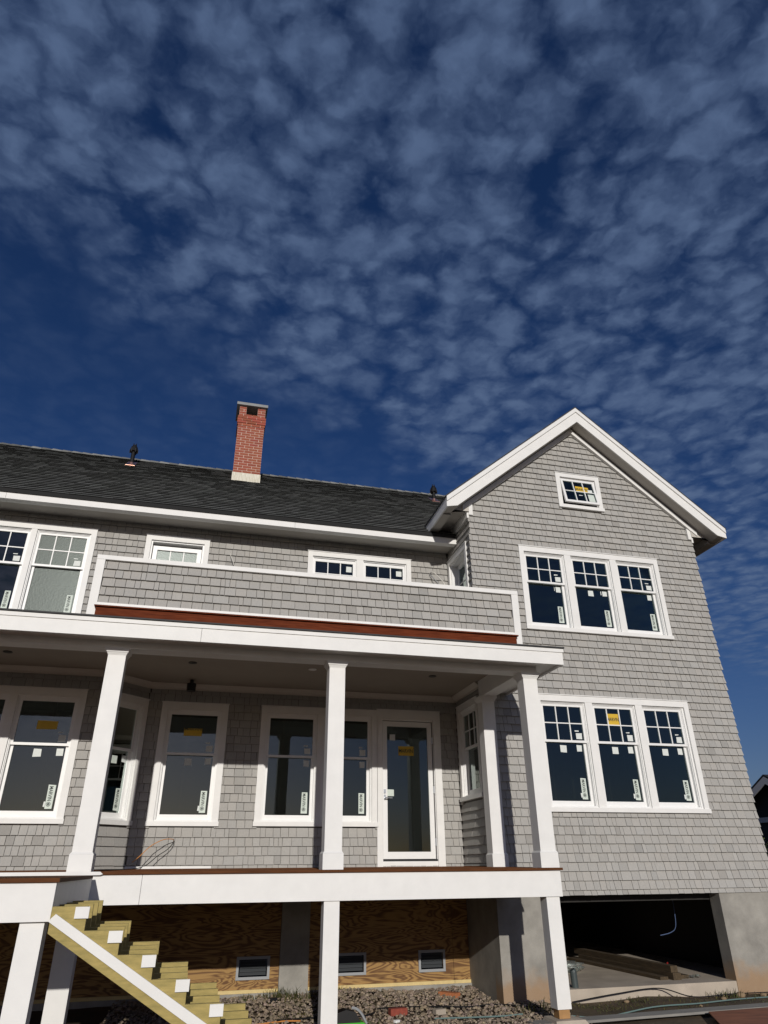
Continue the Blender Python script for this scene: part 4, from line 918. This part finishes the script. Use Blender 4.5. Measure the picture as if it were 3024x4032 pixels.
cable('hose', [(1.2, 10.0, -1.62), (1.75, 10.05, gh(1.75, 10.05)+0.035), (2.2, 10.02, gh(2.2, 10)+0.035), (2.42, 10.12, gh(2.42, 10.12)+0.04), (2.50, 10.32, gh(2.5, 10.3)+0.04), (2.8, 10.3, gh(2.8, 10.3)+0.035), (3.3, 10.1, gh(3.3, 10.1)+0.035), (3.7, 10.18, gh(3.7, 10.18)+0.035), (4.1, 10.4, gh(4.1, 10.4)+0.035), (4.4, 10.2, gh(4.4, 10.2)+0.03), (4.75, 9.75, gh(4.75, 9.75)+0.03)], 0.011, black, 'black hose winding over the gravel under the deck')
cable('cord', [(3.0, 9.45, gh(3.0, 9.45)+0.03), (3.8, 9.5, gh(3.8, 9.5)+0.03), (4.15, 9.5, gh(4.1, 9.5)+0.03)], 0.008, ropem, 'pale teal cord on the gravel left of the corner post')
cable('cord', [(4.72, 9.42, gh(4.7, 9.4)+0.02), (5.2, 9.40, gh(5.2, 9.4)+0.02), (6.0, 9.55, gh(6, 9.5)+0.025), (6.8, 9.75, gh(6.8, 9.75)+0.025), (7.6, 9.95, gh(7.6, 9.95)+0.025), (8.6, 10.2, gh(8.6, 10.2)+0.025)], 0.008, ropem, 'pale teal cord running along the dirt in front of the slab')
cable('hose', [(5.3, 10.42, gh(5.3, 10.4)+0.04), (6.0, 10.44, gh(6, 10.4)+0.09), (6.7, 10.45, gh(6.7, 10.4)+0.10), (7.1, 10.25, gh(7.1, 10.2)+0.04), (7.8, 10.32, gh(7.8, 10.3)+0.04), (8.6, 10.35, gh(8.6, 10.3)+0.05)], 0.008, black, 'thin black hose along the foot of the slab')
cable('cord', [(0.35, 10.05, gh(0.35, 10.05)+0.035), (0.8, 9.98, gh(0.8, 10)+0.035), (1.25, 10.0, gh(1.25, 10)+0.035), (1.48, 9.95, gh(1.48, 9.95)+0.03)], 0.008, orangec, 'orange cord on the gravel behind the stair')
# green and black tool case by the middle post
tl = empty('tool_case', (1.95, 9.2, -H)); thing(tl, 'bright green and black tool case at the foot of the middle post', 'tool case')
G().prism([(1.72, -1.64), (2.06, -1.64), (2.10, -1.56), (2.06, -1.535), (1.72, -1.535)], 9.10, 9.26, 'y').mk('case_body', greenp, tl)
G().prism([(1.72, -1.534), (2.03, -1.534), (1.97, -1.44), (1.86, -1.415), (1.72, -1.45)], 9.10, 9.26, 'y').mk('case_lid', black, tl)
G().tube(smoothpts([(2.10, 9.12, -1.55), (2.04, 9.11, -1.46), (1.98, 9.10, -1.41), (1.93, 9.12, -1.40)]), 0.014).mk('handle', vinyl, tl)
beam('plank', (4.0, 8.92, -1.628), (9.2, 9.20, -1.628), 0.22, 0.025, greyboard, 'long grey plank lying on the ground across the bottom right')
o = thing(mk('plywood_sheet', [(5.9, 8.05, -1.625), (9.5, 8.1, -1.625), (9.5, 8.98, -1.605), (6.3, 8.85, -1.605), (5.9, 8.05, -1.613), (9.5, 8.1, -1.613), (9.5, 8.98, -1.593), (6.3, 8.85, -1.593)], BF, redply), 'reddish plywood sheet on the ground at the bottom right corner', 'plywood sheet')

# ------------------------------------------------------------------ beyond the house: neighbour and shrub
nb = empty('neighbour_house', (37.5, 36.0, -H)); thing(nb, 'dark neighbouring house with pale grey gable trim beyond the right corner', 'house')
nx0, nx1, ny0, ny1 = 32.9, 43.0, 32.3, 42.0; ry_ = 36.0; rz_ = 4.55; ez = 2.65
G().prism([(ny0, -1.66), (ny0+7.4, -1.66), (ny0+7.4, ez), (ry_, rz_-0.15), (ny0, ez)], nx0, nx1, 'x').mk('wall', darkclad, nb)
sl2 = (rz_-ez)/(ry_-ny0)
for s in (-1, 1):
    ye = ry_+s*4.3; ze = rz_-4.3*sl2
    G().prism([(ry_, rz_), (ye, ze), (ye, ze+0.12), (ry_, rz_+0.12)], nx0-0.6, nx1+0.4, 'x').mk('roof', darkclad, nb)
    G().prism([(ry_, rz_-0.01), (ye, ze-0.01), (ye, ze-0.38), (ry_, rz_-0.4)], nx0-0.61, nx0-0.55, 'x').mk('rake_board', greytrim, nb)
G().box(nx0-0.12, nx0-0.005, ny0-0.2, ny0+7.5, 2.15, 2.42).mk('band_board', greytrim, nb)
nwin = empty('window', (nx0, 36.0, 0.2), nb); g = G(); ring(g, Plane((nx0, 0), (0, -1), (-1, 0)), -36.7, -35.3, 0.2, 1.9, 0.1, 0.1, 0.1, 0.0, 0.05); g.mk('frame', greytrim, nwin)
Plane((nx0, 0), (0, -1), (-1, 0)).box('pane', glass, nwin, -36.6, -35.4, 0.3, 1.8, 0.0, 0.02)
sb = empty('shrub', (19.5, 20.6, -H)); thing(sb, 'dark green leafy shrub beyond the right corner of the gable', 'shrub')
g = G()
for k in range(7):
    a = k*0.9; g.tube(smoothpts([(19.5, 20.6, -1.7), (19.5+math.cos(a)*0.3, 20.6+math.sin(a)*0.3, -0.6), (19.5+math.cos(a)*0.8, 20.6+math.sin(a)*0.8, 0.7)], 4), 0.03)
g.mk('trunk', barkm, sb)
g = G()
for k in range(5200):
    while True:
        p = Vector((random.uniform(-1, 1), random.uniform(-1, 1), random.uniform(-1, 1)))
        if p.length < 1: break
    p = p.normalized()*(p.length**0.5)*(1+0.22*math.sin(p.x*7+p.z*5)*math.cos(p.y*6)); c = Vector((19.5+p.x*1.5, 20.6+p.y*1.4, -0.25+p.z*1.35))
    a = Vector((random.gauss(0, 1), random.gauss(0, 1), random.gauss(0, 1))).normalized(); b = a.orthogonal().normalized(); s = random.uniform(0.03, 0.06)
    tv = random.uniform(0.5, 1.7); g.add([tuple(c-a*s), tuple(c+b*s*0.5), tuple(c+a*s), tuple(c-b*s*0.5)], [(0, 1, 2, 3)], (tv*random.uniform(0.9, 1.6), tv, tv*0.8))
tag(g.mk('crown', leafm, sb, tint=True))
